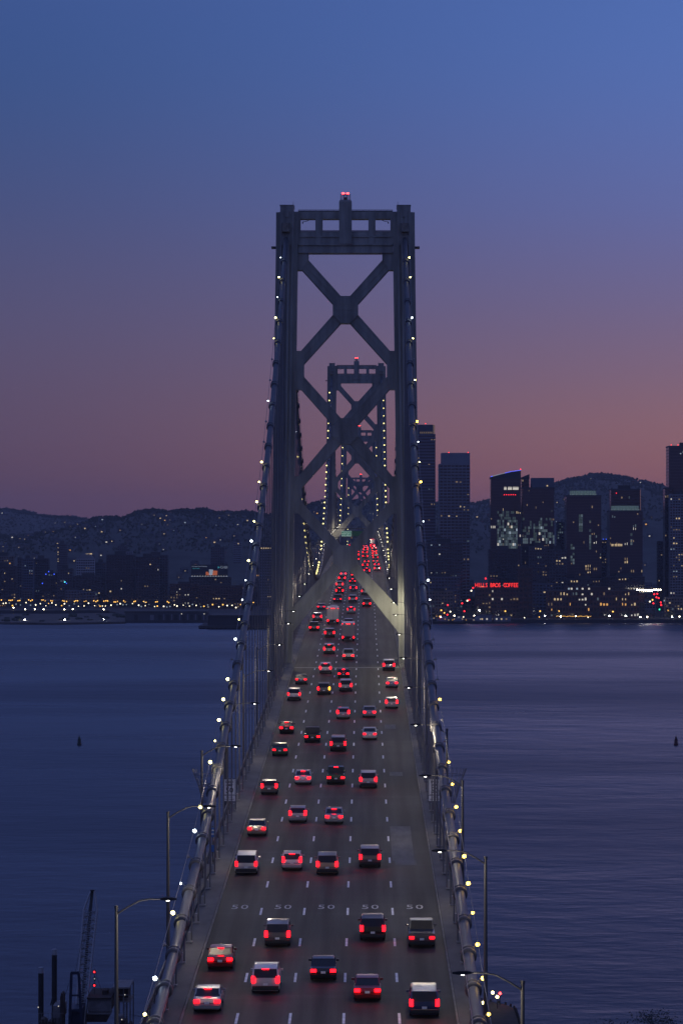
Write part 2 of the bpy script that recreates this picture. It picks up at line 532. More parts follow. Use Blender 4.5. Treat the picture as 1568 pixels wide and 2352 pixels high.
make_hill('south_ridge', [(-160, 1158), (-60, 1160), (0, 1166), (40, 1170), (100, 1180), (160, 1187), (220, 1191), (290, 1196), (420, 1200), (560, 1215)], 9300, 3000, 3, 11, 6500)
make_hill('wooded_hill', [(-160, 1238), (-60, 1235), (0, 1231), (60, 1228), (120, 1222), (170, 1212), (208, 1202), (222, 1192), (240, 1187), (300, 1184), (330, 1176), (350, 1171), (400, 1171), (470, 1172), (560, 1175), (620, 1180), (690, 1174), (705, 1160), (740, 1149), (770, 1146), (800, 1150), (850, 1155), (900, 1160), (960, 1165), (1060, 1180)], 6200, 1900, 5, 9.5, 13000)
make_hill('city_peak', [(900, 1175), (960, 1162), (1000, 1155), (1040, 1157), (1080, 1155), (1130, 1150), (1200, 1150), (1250, 1128), (1270, 1112), (1290, 1103), (1310, 1097), (1340, 1092), (1370, 1091), (1410, 1095), (1450, 1106), (1500, 1120), (1530, 1130), (1560, 1140), (1640, 1150), (1740, 1165)], 8200, 3300, 9, 13, 11000)

# ------------------------------------------------------------------ bridge deck
def strip(x0, x1, Ys, dz0, dz1=None, thick=None):
    """a ribbon along the deck from x0 to x1 (relative to the axis)"""
    dz1 = dz0 if dz1 is None else dz1
    vs, fs = [], []
    for Y in Ys:
        z = deck(Y)
        vs += [(AX + x0, Y, z + dz0), (AX + x1, Y, z + dz1)]
        if thick: vs += [(AX + x1, Y, z + dz1 - thick), (AX + x0, Y, z + dz0 - thick)]
    k = 4 if thick else 2
    for i in range(len(Ys) - 1):
        a, b = i * k, (i + 1) * k
        if thick:
            for q in range(4):
                r = (q + 1) % 4
                fs.append((a + q, a + r, b + r, b + q))
        else:
            fs.append((a, a + 1, b + 1, b))
    if thick:
        fs += [(3, 2, 1, 0), tuple(len(vs) - 4 + i for i in range(4))]
    return MB().add(vs, fs)

YS = [100 + 14.0 * i for i in range(211)]
road = tag(empty('bridge_road'), kind='structure')
strip(KL, KR, YS, 0.0, thick=0.5).build('road_surface', M['asphalt'], road)
for a, b in ((KL, -1), (KR, 1)):
    ed = strip(min(a, a + b * 0.12), max(a, a + b * 0.12), YS, 0.16, thick=0.7)
    ed.build('kerb', M['kerb'], road)
    # parapet: a low sloped apron with an upstand beside the suspenders
    x0, x1 = a + b * 0.125, a + b * 1.6
    if b < 0: strip(x1, x0, YS, 0.42, 0.30, thick=0.8).build('parapet', M['concrete'], road)
    else: strip(x0, x1, YS, 0.30, 0.42, thick=0.8).build('parapet', M['concrete'], road)

dash_me = MB().box(-0.09, 0.09, -1.85, 1.85, 0, 0.004).mesh('lane_dash', M['paint'])
far = MB()
for x in LINES:
    Y = 195.0 - 15.24 * 3
    while Y < 1560:
        slope = (deck(Y + 2) - deck(Y - 2)) / 4
        if Y < 960:
            put(dash_me, 'lane_dash', road, (AX + x + random.uniform(-.02, .02), Y, deck(Y) + 0.006), rot=(math.atan(slope), 0, 0))
        else:
            z = deck(Y) + 0.006
            far.add([(AX + x - .08, Y - 1.85, z - 1.85 * slope), (AX + x + .08, Y - 1.85, z - 1.85 * slope), (AX + x + .08, Y + 1.85, z + 1.85 * slope), (AX + x - .08, Y + 1.85, z + 1.85 * slope)], [(0, 1, 2, 3)])
        Y += 15.24
far.build('distant_lane_dash', M['paint'], road, kind='stuff')

fifty = text_mesh('50', 1.35, M['paint_worn'], extrude=0.0, space=1.15)
for x in LANES:
    put(fifty, 'speed_marking', road, (AX + x, 243.0, deck(243) + 0.008), rot=(math.atan(0.032), 0, 0), scale=(1.0, 2.3, 1.0))

for Yj, w in ((W6 - 8, 0.7), (W5, 1.2), (W4, 1.0), (W6 + 78, .2), (412, 0.22), (322, .22), (268, .2)):
    s = strip(KL + .02, KR - .02, [Yj - w / 2, Yj + w / 2], 0.005)
    s.build('expansion_joint', M['joint'] if w > .5 else M['trim'], road)
for x0, x1, Ya, Yb in ((5.75, 7.75, 271, 296), (6.0, 7.9, 268, 271), (5.9, 7.4, 398, 404), (6.1, 7.6, 342, 346), (-8.0, -6.2, 470, 473)):
    Yl = [Ya + (Yb - Ya) * i / 4 for i in range(5)]
    strip(x0, x1, Yl, 0.003).build('road_patch', M['patch'], road)
# faint marks left of the patch edges, and a lower roadway under the upper one
strip(-8.8, 9.4, YS, -8.4, thick=0.5).build('lower_deck', M['asphalt'], road)

# stiffening trusses on both sides, one panel after another
pan_v = MB().box(-.22, .22, -.22, .22, -8.2, -0.55).mesh('truss_vertical', M['truss'])
L_ = math.hypot(PANEL, 8.0)
pan_d = MB().box(-.2, .2, -L_ / 2, L_ / 2, -.22, .22).mesh('truss_diagonal', M['truss'])
lat = MB()
for k in range(8):
    yy = -PANEL / 2 + PANEL * (k + .5) / 8
    lat.bar((0, yy - .57, 0.35), (0, yy + .57, 0.95), .06); lat.bar((0, yy + .57, 0.35), (0, yy - .57, 0.95), .06)
lat.box(-.06, .06, -PANEL / 2, PANEL / 2, 0.97, 1.08)
for k in (-1, 0): lat.box(-.05, .05, k * PANEL / 2, k * PANEL / 2 + .1, -0.5, 0.97)
lat_me = lat.mesh('railing', M['truss'])
for sgn, word in ((-1, 'left'), (1, 'right')):
    xo = sgn * 10.75
    tr = thing('stiffening_truss', 'dark steel side truss under the %s edge of the bridge deck' % word, 'truss', (0, 0, 0), group='side trusses of the bridge')
    strip(xo - .35, xo + .35, YS, 0.0, thick=0.55).build('top_chord', M['truss'], tr)
    strip(xo - .35, xo + .35, YS, -8.2, thick=0.6).build('bottom_chord', M['truss'], tr)
    fv = MB()
    Y = W6 - PANEL * 39; i = 0
    while Y < 1560:
        z = deck(Y); zm = deck(Y + PANEL / 2); sl = (deck(Y + PANEL) - z)
        up = i % 2 == 0
        if Y < 900:
            put(pan_v, 'truss_vertical', tr, (AX + xo, Y, z))
            ang = math.atan2((8.0 if up else -8.0) + sl, PANEL)
            put(pan_d, 'truss_diagonal', tr, (AX + xo, Y + PANEL / 2, zm - 4.4), rot=(ang, 0, 0))
            put(lat_me, 'railing', tr, (AX + xo, Y + PANEL / 2, zm), rot=(math.atan2(sl, PANEL), 0, 0))
        else:
            fv.box(AX + xo - .2, AX + xo + .2, Y - .2, Y + .2, z - 8.2, z - .5)
            fv.bar((AX + xo, Y, z - (8.2 if up else .5)), (AX + xo, Y + PANEL, z + sl - (.5 if up else 8.2)), .4)
            fv.bar((AX + xo, Y, z + 1.0), (AX + xo, Y + PANEL, z + sl + 1.0), .12)
        Y += PANEL; i += 1
    fv.build('distant_truss_web', M['truss'], tr, kind='stuff')

# ------------------------------------------------------------------ towers
S = 0.01928
def tx(zx): return (zx - 762) * S
def tz(zy): return 147.71 - S * zy
def leg_mesh():
    # ribbed cellular leg: crenellated plan swept from the pier to the top, leaning in slightly
    w = 3.7
    xs = np.linspace(0, w, 12)
    front, backp = [], []
    for i in range(11):
        dep = 0.0 if i % 2 == 0 else 0.28
        base = -3.0 + (0.9 if i in (0, 10) else 0.45 if i in (1, 9) else 0.0) + dep
        front += [(xs[i], base), (xs[i + 1], base)]
        backp += [(xs[i], -base), (xs[i + 1], -base)]
    plan = front + backp[::-1]
    rings = []
    for z, inner in ((-4.0, 10.05), (136.5, 8.1), (143.0, 8.05)):
        rings.append([(inner + x, y, z) for x, y in plan])
    a = MB().loft(rings)
    return a

lm = leg_mesh()
leg_r = lm.mesh('leg', M['tower'])
leg_l = MB().add([(-x, y, z) for x, y, z in lm.v], [f[::-1] for f in lm.f]).mesh('leg', M['tower'])
def poly_mesh(name, pts, hy):
    return MB().prism_xz([(tx(a), tz(b)) for a, b in pts], -hy, hy).mesh(name, M['tower'])
def mirrored(pts): return [(1524 - a, b) for a, b in pts][::-1]
DIAG = [[(437, 660), (380, 750), (650, 1050), (722, 978)], [(650, 1145), (722, 1220), (397, 1580), (370, 1462)],
        [(397, 1690), (372, 1805), (650, 2120), (722, 2055)], [(650, 2210), (722, 2287), (375, 2677), (347, 2569)],
        [(375, 2797), (345, 2897), (655, 3240), (722, 3177)], [(655, 3340), (722, 3409), (258, 3994), (300, 3717)]]
GUS = [[(330, 590), (437, 590), (437, 660), (380, 750), (330, 750)], [(310, 1462), (370, 1462), (397, 1580), (397, 1690), (372, 1805), (305, 1805)],
       [(290, 2569), (347, 2569), (375, 2677), (375, 2797), (345, 2897), (285, 2897)]]
CEN = [[(650, 1050), (650, 1145), (722, 1220), (803, 1220), (874, 1145), (874, 1050), (803, 978), (722, 978)],
       [(650, 2125), (650, 2215), (722, 2287), (803, 2287), (874, 2215), (874, 2125), (803, 2055), (722, 2055)],
       [(650, 3245), (650, 3340), (715, 3409), (809, 3409), (874, 3340), (874, 3245), (809, 3177), (715, 3177)]]
brace_me = [poly_mesh('brace', q, 1.15) for p in DIAG for q in (p, mirrored(p))]
# recessed web on every brace so that each reads as a built-up box with flanges
gus_me = [poly_mesh('gusset', q, 1.32) for p in GUS for q in (p, mirrored(p))]
cen_me = []
for p in CEN:
    hm = MB().prism_xz([(tx(a), tz(b)) for a, b in p], -1.45, 1.45)
    za, zb_ = tz(p[2][1]), tz(p[-1][1])
    for xx in (-.75, .75): hm.box(xx - .07, xx + .07, -1.56, -1.44, za + .03, zb_ - .03)
    for f_ in (.28, .5, .72): hm.box(-2.1, 2.1, -1.51, -1.44, za + (zb_ - za) * f_ - .05, za + (zb_ - za) * f_ + .05)
    cen_me.append(hm.mesh('brace_hub', M['tower']))
flange = []
for p in DIAG:
    for q in (p, mirrored(p)):
        fm = MB()
        a, b, c, d = [Vector((tx(u), -1.17, tz(v))) for u, v in q]
        for (p0, p1), (q0, q1) in (((a, d), (b, c)),):
            for t in (0.09, 0.5, 0.91):
                fm.bar(tuple(p0.lerp(q0, t)), tuple(p1.lerp(q1, t)), .13)
        flange.append(fm.mesh('flange', M['tower']))
beam_u = MB().box(-8.0, 8.0, -1.2, 1.2, tz(297), tz(235)).mesh('top_beam', M['tower'])
bl = MB().box(-8.05, 8.05, -1.5, 1.5, tz(592), tz(415))
bl.box(-8.0, 8.0, -1.75, 1.75, tz(533), tz(520)); bl.box(-8.0, 8.0, -1.7, 1.7, tz(460), tz(450)); bl.box(-8.0, 8.0, -1.62, 1.62, tz(600), tz(590))
beam_l = bl.mesh('portal_beam', M['tower'])
post_me = MB().box(-.6, .6, -1.65, 1.65, tz(520), tz(236)).mesh('portal_post', M['tower'])
cp = MB()
cp.loft([[(-w, -1.8 - e, z), (w, -1.8 - e, z), (w, 1.8 + e, z), (-w, 1.8 + e, z)] for w, e, z in ((1.08, .1, tz(520)), (1.08, .1, tz(150)), (.92, 0, tz(133)))])
cpost_me = cp.mesh('beacon_post', M['tower'])
cap = MB().box(-1.14, 1.14, -2.9, 2.9, tz(540), tz(190)); cap.box(-1.2, 1.2, -2.96, 2.96, tz(190), tz(183)); cap.box(-.35, .35, -3.05, -2.88, tz(290), tz(240))
cap_me = cap.mesh('leg_cap', M['tower'])
sad = MB(); sad.prism_xy([(-.68, -3.5), (-.5, -3.9), (.5, -3.9), (.68, -3.5), (.68, -2.85), (-.68, -2.85)], tz(425), tz(348))
sad_me = sad.mesh('cable_saddle', principled('saddle_housing', (0.24, 0.22, 0.18), 0.7, noise=.4, nscale=2))
plat = MB().box(-.45, .45, -1.2, 1.2, tz(553), tz(540))
for yy in (-1.15, 0, 1.15): plat.box(-.44, -.38, yy - .03, yy + .03, tz(540), tz(516))
plat.box(-.45, -.37, -1.2, 1.2, tz(520), tz(515))
plat_me = plat.mesh('service_platform', M['tower_dark'])
rl = MB()
for zz, o in ((tz(219), 0), (tz(228), 0), (tz(400), 0), (tz(408), 0)):
    for yy in (-1.1, 1.1): rl.box(-8.0, 8.0, yy - .05, yy + .05, zz - .05, zz + .05)
for i in range(17):
    for yy in (-1.1, 1.1):
        if abs(i - 8) > 1: rl.box(-8 + i - .03, -8 + i + .03, yy - .03, yy + .03, tz(236), tz(219))
rail_me = rl.mesh('walkway_railing', M['tower_dark'])
cg = MB()
for a in (-.82, -.27, .27, .82):
    for yy in (-.82, .82): cg.box(a - .035, a + .035, yy - .035, yy + .035, tz(133), tz(78))
for zz in (tz(78), tz(96), tz(114)):
    for s in (-1, 1):
        cg.box(-.85, .85, s * .82 - .03, s * .82 + .03, zz - .03, zz + .03); cg.box(s * .82 - .03, s * .82 + .03, -.85, .85, zz - .03, zz + .03)
cg.box(-.28, .28, -.3, .3, tz(133), tz(100)); cg.box(-.5, .5, -.1, .1, tz(84), tz(78))
cage_me = cg.mesh('beacon_cage', M['tower_dark'])
bea_me = MB().ball((0, 0, 0), .23, 8, 5, .8).mesh('beacon', M['beacon'])
ant = MB().tube([(0, 0, tz(190)), (0, 0, tz(135))], .03, 4); ant.box(-.3, .35, -.03, .03, tz(176), tz(173)); ant_me = ant.mesh('antenna', M['tower_dark'])
dav = MB().tube([(-.55, 0, 0), (.1, 0, .12), (.55, 0, .32)], .05, 5); dav.box(-.66, -.5, -.08, .08, -.3, .05); dav_me = dav.mesh('davit', M['tower_dark'])
beam_low = MB().box(-9.4, 9.4, -1.3, 1.3, 47.0, 51.0)
for s in (-1, 1):
    beam_low.bar((s * 9.2, 0, 46), (-s * 9.5, 0, 22), 2.0); beam_low.bar((s * 9.2, 0, 22), (-s * 9.6, 0, 5), 2.0)
beam_low_me = beam_low.mesh('lower_bracing', M['tower'])

def tower(Y, rise, label):
    t = thing('bridge_tower', label, 'bridge tower', (AX, Y, rise), group='steel towers of the suspension bridge')
    for me in (leg_l, leg_r): put(me, 'leg', t)
    for i, me in enumerate(brace_me):
        o = put(me, 'brace', t); put(flange[i], 'flange', o)
    for me in gus_me: put(me, 'gusset', t)
    for me in cen_me: put(me, 'brace_hub', t)
    put(beam_u, 'top_beam', t); put(beam_l, 'portal_beam', t); put(beam_low_me, 'lower_bracing', t)
    for x in (-8.25, -4.5, 4.5, 8.25): put(post_me, 'portal_post', t, (x, 0, 0))
    put(cpost_me, 'beacon_post', t); c = put(cage_me, 'beacon_cage', t)
    for x in (-.38, .38): put(bea_me, 'beacon', c, (x, 0, tz(66)))
    for s in (-1, 1):
        k = put(cap_me, 'leg_cap', t, (s * 9.9, 0, 0)); put(sad_me, 'cable_saddle', k, (s * 0.15, 0, 0))
        put(plat_me, 'service_platform', t, (s * 12.15, 0, 0), scale=(-s * -1, 1, 1))
        put(ant_me, 'antenna', k, (-s * 1.0, 0.5, 0)); put(dav_me, 'davit', t, (s * 6.7, 0, tz(318)), scale=(-s, 1, 1))
    put(rail_me, 'walkway_railing', t)
    return t
tower(W6, 0.0, 'nearest and largest steel tower with three stacked cross braces over the road')
tower(W5, RISE, 'second steel tower, seen through the cross braces of the nearest tower')
tower(W3, RISE, 'third steel tower, small beneath the upper braces of the second tower')
tower(W2, 0.0, 'farthest and smallest steel tower, topmost beacon just above the road sign')

# piers: each tower stands on a concrete pier inside a timber fender
def round_rect(hx, hy, r, n=8):
    pts = []
    for cx, cy, a0 in ((hx - r, hy - r, 0), (-hx + r, hy - r, 90), (-hx + r, -hy + r, 180), (hx - r, -hy + r, 270)):
        for i in range(n + 1):
            a = R(a0 + 90 * i / n); pts.append((cx + r * math.cos(a), cy + r * math.sin(a)))
    return pts
for Y, word in ((W6, 'nearest tower, with small deck lights'), (W5, 'second tower'), (W3, 'third tower'), (W2, 'farthest tower')):
    t = thing('bridge_pier', 'dark pier and timber fender around the foot of the %s' % word, 'bridge pier', (AX, Y, 0), group='tower piers in the bay')
    MB().prism_xy(round_rect(19, 14, 5), -6, 7.5).build('pier_block', M['pier'], t)
    MB().prism_xy(round_rect(30.2, 44, 14, 10), -4, 2.6).build('fender_deck', M['timber'], t)
    if Y == W6:
        stake = MB().box(-.18, .18, -.18, .18, -3.5, 2.9).mesh('fender_pile', M['timber'])
        rr = round_rect(30.5, 44.3, 14, 10)
        per = []
        for i in range(len(rr)):
            a, b = Vector(rr[i]), Vector(rr[(i + 1) % len(rr)]); L = (b - a).length
            for k in range(max(1, int(L / 1.5))): per.append(a.lerp(b, k / max(1, int(L / 1.5))))
        for p in per: put(stake, 'fender_pile', t, (p.x, p.y, 0))
        lp = MB().cyl(0, 0, 2.6, 4.6, .06, n=6).mesh('light_post', M['trim'])
        bm_ = MB().ball((0, 0, 4.75), .28, 8, 5).mesh('deck_light', M['bulb_w'])
        rb_ = MB().ball((0, 0, 4.75), .26, 8, 5).mesh('deck_light', M['beacon'])
        for x, y, me in ((26.6, 36, bm_), (27.2, 31, bm_), (27.9, 35, rb_), (24.4, 24, bm_), (23.9, 40, bm_)):
            o = put(lp, 'light_post', t, (x, y, 0)); put(me, 'deck_light', o)
t = thing('center_anchorage', 'massive pale concrete anchorage block under the crest of the roadway', 'anchorage', (AX, W4, 0))
MB().box(-14, 14, -28, 28, -4, deck(W4) - 9.5).build('anchorage_block', M['pier'], t)
MB().prism_xz([(-13, deck(W4) - 9.5), (13, deck(W4) - 9.5), (11.6, deck(W4) + .2), (-11.6, deck(W4) + .2)], -12, 12).build('cable_housing', M['concrete'], t)

# ------------------------------------------------------------------ main cables with bands, suspenders, hand ropes and lamps
bulb_me = {k: MB().ball((0, 0, 0), .15, 8, 6).mesh('bulb', M[k]) for k in ('bulb_w', 'bulb_o', 'bulb_c', 'bulb_off')}
bulb_far_me = MB().ball((0, 0, 0), .24, 6, 4).mesh('bulb', M['bulb_far'])
band_me = MB().loft([[(r * math.cos(2 * math.pi * i / 14), y, r * math.sin(2 * math.pi * i / 14)) for i in range(14)] for r, y in ((.45, -.62), (.56, -.56), (.56, -.2), (.5, -.16), (.5, .16), (.56, .2), (.56, .56), (.45, .62))]).mesh('cable_band', M['band'], True)
sock_me = MB().box(-.24, .24, -.34, .34, 0, .10).box(-.09, .09, -.22, .22, .1, .75).mesh('socket', M['socket'])
def hanger_mesh(h):
    m = MB()
    for xx, yy in ((-.17, -.1), (.17, .1)): m.cyl(xx, yy, 0, h, .055, n=6)
    return m.mesh('hanger', M['rope'])
hrnd = random.Random(21)
def drift(Y): return .28 * min(max((290 - Y) / 50, 0), 1)      # the cables edge right towards the anchorage

def cable_things(Ya, Yb, sgn, label, detail):
    x = AX + sgn * CABX
    c = thing('main_cable', label, 'bridge cable', (x, Ya, 0), group='main suspension cables')
    step = 6.0
    Ys_ = [Ya + (Yb - Ya) * i / int((Yb - Ya) / step) for i in range(int((Yb - Ya) / step) + 1)]
    for w in (W6, W5, W3, W2):
        if Ya < w < Yb: Ys_ += [w]
    Ys_ = sorted(set(Ys_))
    def P(Y, ox=0, oz=0): return (sgn * ox + drift(Y), Y - Ya, cable_z(Y) + oz)
    MB().tube([P(Y) for Y in Ys_], .37, 14).build('cable_strand', M['cable'], c, smooth=True)
    for ox in (-.5, .62):
        MB().tube([P(Y, ox, 1.0) for Y in Ys_], .028, 4).build('hand_rope', M['rope'], c)
    far_h, far_b = MB(), MB()
    k0 = math.ceil((Ya - W6) / PANEL); Y = W6 + k0 * PANEL + PANEL / 2
    i = 0
    while Y < Yb - 4:
        near_tower = min(abs(Y - w) for w in (W6, W5, W3, W2)) < 6
        zc, zd = cable_z(Y), deck(Y) + .42
        sl = (cable_z(Y + .5) - cable_z(Y - .5))
        if detail and not near_tower:
            put(band_me, 'cable_band', c, P(Y), rot=(math.atan(sl), 0, 0))
            if zc - zd > 1.3:
                h = put(hanger_mesh(zc - zd - .3), 'hanger', c, (drift(Y), Y - Ya, zd))
                if Y < 720: put(sock_me, 'socket', h)
            # lamp on a bracket outside the band
            off = hrnd.random() < (0.16 if sgn < 0 else 0.22)
            if sgn > 0 and 372 < Y < 512: off = hrnd.random() < 0.35
            if sgn > 0 and 285 < Y < 372: off = hrnd.random() < 0.6
            lb = MB()
            s = MB().tube([(0, 0, .3), (sgn * .3, 0, .45), (sgn * .60, 0, .8), (sgn * .60, -.25, .88)], .03, 4)
            s.tube([(-sgn * .5, 0, 0), (-sgn * .5, 0, 1.0)], .025, 4)
            if off: mat_k = 'bulb_off'
            elif sgn < 0: mat_k = hrnd.choice(['bulb_w', 'bulb_w', 'bulb_w', 'bulb_c'])
            else: mat_k = 'bulb_o' if Y < 300 else hrnd.choice(['bulb_w', 'bulb_o', 'bulb_c'])
            key = ('cable_lamp', sgn)
            if key not in _fontcache: _fontcache[key] = s.mesh('cable_lamp', M['rope'])
            o = put(_fontcache[key], 'cable_lamp', c, P(Y))
            b = put(bulb_me[mat_k] if (off or Y < 620) else bulb_far_me, 'bulb', o, (sgn * .62, -.3, .9 if Y > 620 else .72))
            if not off and Y < 620:
                k = hrnd.choice([1.0, .9, .75, .6])
                b.scale = (k, k, k)
            if Y > 620: b.scale = (hrnd.choice([1, 1, .8]),) * 3
        elif not near_tower:
            if zc - zd > 1.3: far_h.cyl(0, Y - Ya, zd, zc, .07, n=4)
            if i % 2 == 0: far_b.ball((sgn * .6, Y - Ya, zc + .8), .3, 6, 4)
        Y += PANEL; i += 1
    if far_h.v:
        far_h.build('distant_hangers', M['rope'], c, kind='stuff')
        far_b.build('distant_bulbs', M['bulb_far'], c, kind='stuff')
for s, w in ((-1, 'left'), (1, 'right')):
    cable_things(152.0, W4 - 6, s, 'thick grey main cable on the %s, strung with lamps, sweeping up over the nearest tower' % w, True)
for s, w in ((-1, 'left'), (1, 'right')):
    cable_things(W4 + 6, END, s, 'far %s main cable over the two farthest towers' % w, False)

# climbing barriers: fans of wire rods round the cables
for s, w in ((-1, 'left'), (1, 'right')):
    Yb = 262.0
    t = thing('climbing_barrier', 'fan of thin wire rods guarding the %s cable against climbing' % w, 'barrier', (AX + s * CABX + drift(Yb), Yb, cable_z(Yb)), group='climbing barriers on the cables')
    for k in range(15):
        a = R(-95 + 190 * k / 14)
        dx_, dy_ = s * math.cos(a), math.sin(a)
        MB().tube([(dx_ * .95, dy_ * .8, -1.5), (dx_ * 1.35, dy_ * 1.1, 0), (dx_ * 1.95, dy_ * 1.6, 1.55)], .02, 4).build('rod', M['rope'], t)
    for rr, ry, zz in ((.97, .82, -1.4), (1.37, 1.12, .05), (1.72, 1.4, 1.0)):
        MB().tube([(s * math.cos(R(-95 + 190 * k / 20)) * rr, math.sin(R(-95 + 190 * k / 20)) * ry, zz) for k in range(21)], .02, 4).build('hoop', M['rope'], t)
    MB().bar((0, 0, .3), (s * 1.35, 0, .05), .06).build('bracket', M['rope'], t)

# ------------------------------------------------------------------ street lamps along both edges
pm = MB().cyl(0, 0, -.6, 10.4, .15, .09, 8); pm.box(-.3, .3, -.3, .3, -.75, -.55); pm.cyl(0, 0, 10.4, 10.6, .12, .12, 8)
pole_me = pm.mesh('pole', M['pole'])
arm_me = MB().tube([(0, 0, 10.1), (.7, 0, 10.55), (1.35, 0, 10.88), (1.9, 0, 10.98), (2.7, 0, 10.98)], [.065, .06, .055, .05, .05], 6).mesh('arm', M['pole'])
hd = MB().loft([[(x, -w, 10.98 + zt), (x, w, 10.98 + zt), (x, w, 10.98 - zb), (x, -w, 10.98 - zb)] for x, w, zt, zb in ((2.55, .08, .05, .05), (2.75, .15, .10, .07), (3.2, .17, .10, .08), (3.5, .08, .03, .05))])
head_me = hd.mesh('lamp_head', M['trim'])
lens_me = MB().box(2.9, 3.06, -.07, .07, 10.86, 10.895).mesh('lens', M['led'])
ORD = ['nearest', 'second', 'third', 'fourth', 'fifth', 'sixth', 'seventh', 'eighth', 'ninth', 'tenth', 'eleventh', 'twelfth', 'thirteenth', 'fourteenth', 'fifteenth', 'sixteenth', 'seventeenth', 'eighteenth', 'nineteenth', 'twentieth',
       'twenty-first', 'twenty-second', 'twenty-third', 'twenty-fourth', 'twenty-fifth', 'twenty-sixth', 'twenty-seventh', 'twenty-eighth', 'twenty-ninth', 'thirtieth', 'thirty-first', 'thirty-second']
LAMP_W = 1150.0
for s, Y0, word in ((-1, 173.5, 'left'), (1, 149.0, 'right')):
    Y = Y0; i = 0
    while Y < 1545:
        if s > 0 and i == 8: Y = 503.0
        if s < 0 and i == 7: Y = 478.0
        t = thing('street_lamp', 'grey cobra-head street lamp on the %s edge of the bridge, %s from the camera' % (word, ORD[i]), 'street lamp', (AX + s * 11.1, Y, deck(Y)), rz=0 if s < 0 else math.pi, group='street lamps along the bridge')
        put(pole_me, 'pole', t); put(arm_me, 'arm', t)
        h = put(head_me, 'lamp_head', t); put(lens_me, 'lens', h)
        ld = bpy.data.lights.new('lamp_light', 'POINT')
        ld.energy = LAMP_W; ld.color = (1.0, 0.84, 0.62); ld.shadow_soft_size = 0.12
        if s > 0 and i == 8: ld.energy = LAMP_W * 2.2; ld.color = (1.0, 0.9, 0.62); ld.shadow_soft_size = 0.12
        lo = bpy.data.objects.new('lamp_light', ld); col.objects.link(lo); lo.parent = t; lo.location = (2.98, 0, 10.84)
        Y += 45.6; i += 1

# ------------------------------------------------------------------ signs
def speed_sign(s, word, sub):
    Y = 300.0
    t = thing('speed_sign', 'white SPEED LIMIT 50 sign on the %s edge of the bridge' % word, 'road sign', (AX + s * 10.25, Y, deck(Y)), group='speed limit signs')
    MB().box(-.05, .05, 0, .1, .3, 4.3).build('post', M['pole'], t)
    MB().box(-.61, .61, -.04, -.01, 2.65, 4.2).build('panel', M['sign_white'], t)
    MB().box(-.58, .58, -.06, -.04, 2.05, 2.58).build('plate', M['sign_white'], t)
    for me, x0, x1, z0, z1 in ((None, -.57, .57, 2.7, 4.15),):
        b = MB(); w = .025
        b.box(x0, x1, -.05, -.042, z0, z0 + w).box(x0, x1, -.05, -.042, z1 - w, z1).box(x0, x0 + w, -.05, -.042, z0 + w, z1 - w).box(x1 - w, x1, -.05, -.042, z0 + w, z1 - w)
        b.build('border', M['sign_black'], t)
    for txt, z, size in (('SPEED', 3.93, .30), ('LIMIT', 3.62, .30), ('50', 3.1, .78)):
        put(text_mesh(txt, size, M['sign_black'], .004, bold=.008), 'lettering', t, (0, -.052, z), rot=(R(90), 0, 0))
    for txt, z in sub:
        put(text_mesh(txt, .19, M['sign_black'], .004), 'lettering', t, (0, -.072, z), rot=(R(90), 0, 0))
speed_sign(-1, 'left', (('RADAR', 2.42), ('ENFORCED', 2.2)))
speed_sign(1, 'right', (('RADAR', 2.42), ('ENFORCED', 2.2)))
t = thing('call_box_sign', 'small blue CALL BOX sign beside the left parapet', 'road sign', (AX - 10.3, 268.0, deck(268)))
MB().box(-.05, .05, 0, .1, .3, 3.5).build('post', M['pole'], t)
MB().box(-.26, .26, -.04, -.01, 2.5, 3.35).build('panel', M['sign_blue'], t)
for txt, z in (('CALL', 3.12), ('BOX', 2.78)):
    put(text_mesh(txt, .2, M['sign_white'], .004), 'lettering', t, (0, -.05, z), rot=(R(90), 0, 0))
MB().box(-.18, .18, -.1, .1, 1.2, 1.8).build('call_box', M['sign_blue'], t)

# overhead gantry in front of the second tower
Yg = 1188.0; zg = deck(Yg)
t = thing('sign_gantry', 'overhead gantry with a lit green exit sign beyond the nearest tower', 'sign gantry', (AX, Yg, zg))
for x in (-9.8, 10.2): MB().cyl(x, 0, -.5, 11.5, .25, .2, 8).build('post', M['pole'], t)
MB().box(-9.8, 10.2, -.2, .2, 10.9, 11.2).box(-9.8, 10.2, -.2, .2, 7.6, 7.85).build('beam', M['pole'], t)
def gp(x): return PX(x, Yg) - AX
sg = MB().box(gp(784), gp(807), -.36, -.3, PZ(1232, Yg) - zg, PZ(1219.5, Yg) - zg).build('exit_panel', principled('sign_green_lit', (0.01, 0.14, 0.075), 0.5, emit=(0.02, .2, .12), estr=.35), t, label='lit green exit sign panel')
MB().box(gp(807.5), gp(836), -.34, -.3, PZ(1231.5, Yg) - zg, PZ(1220, Yg) - zg).build('blank_panel', M['sign_green'], t, label='unlit dark green panel')
M['sign_lit_white'] = principled('sign_lit_white', (.6, .6, .6), .5, emit=(.8, 1, .9), estr=.5)
for txt, y in (('Harrison St', 1222.3), ('Embarcadero', 1225.8), ('EXIT ONLY', 1229.7)):
    put(text_mesh(txt, .62, M['sign_lit_white'], .01), 'lettering', sg, ((gp(784) + gp(807)) / 2, -.39, PZ(y, Yg) - zg), rot=(R(90), 0, 0))
b = MB(); x0, x1, z0, z1 = gp(784.3), gp(806.7), PZ(1231.7, Yg) - zg, PZ(1219.8, Yg) - zg
b.box(x0, x1, -.39, -.37, z0, z0 + .07).box(x0, x1, -.39, -.37, z1 - .07, z1).box(x0, x0 + .07, -.39, -.37, z0, z1).box(x1 - .07, x1, -.39, -.37, z0, z1)
b.build('border', M['sign_lit_white'], sg)

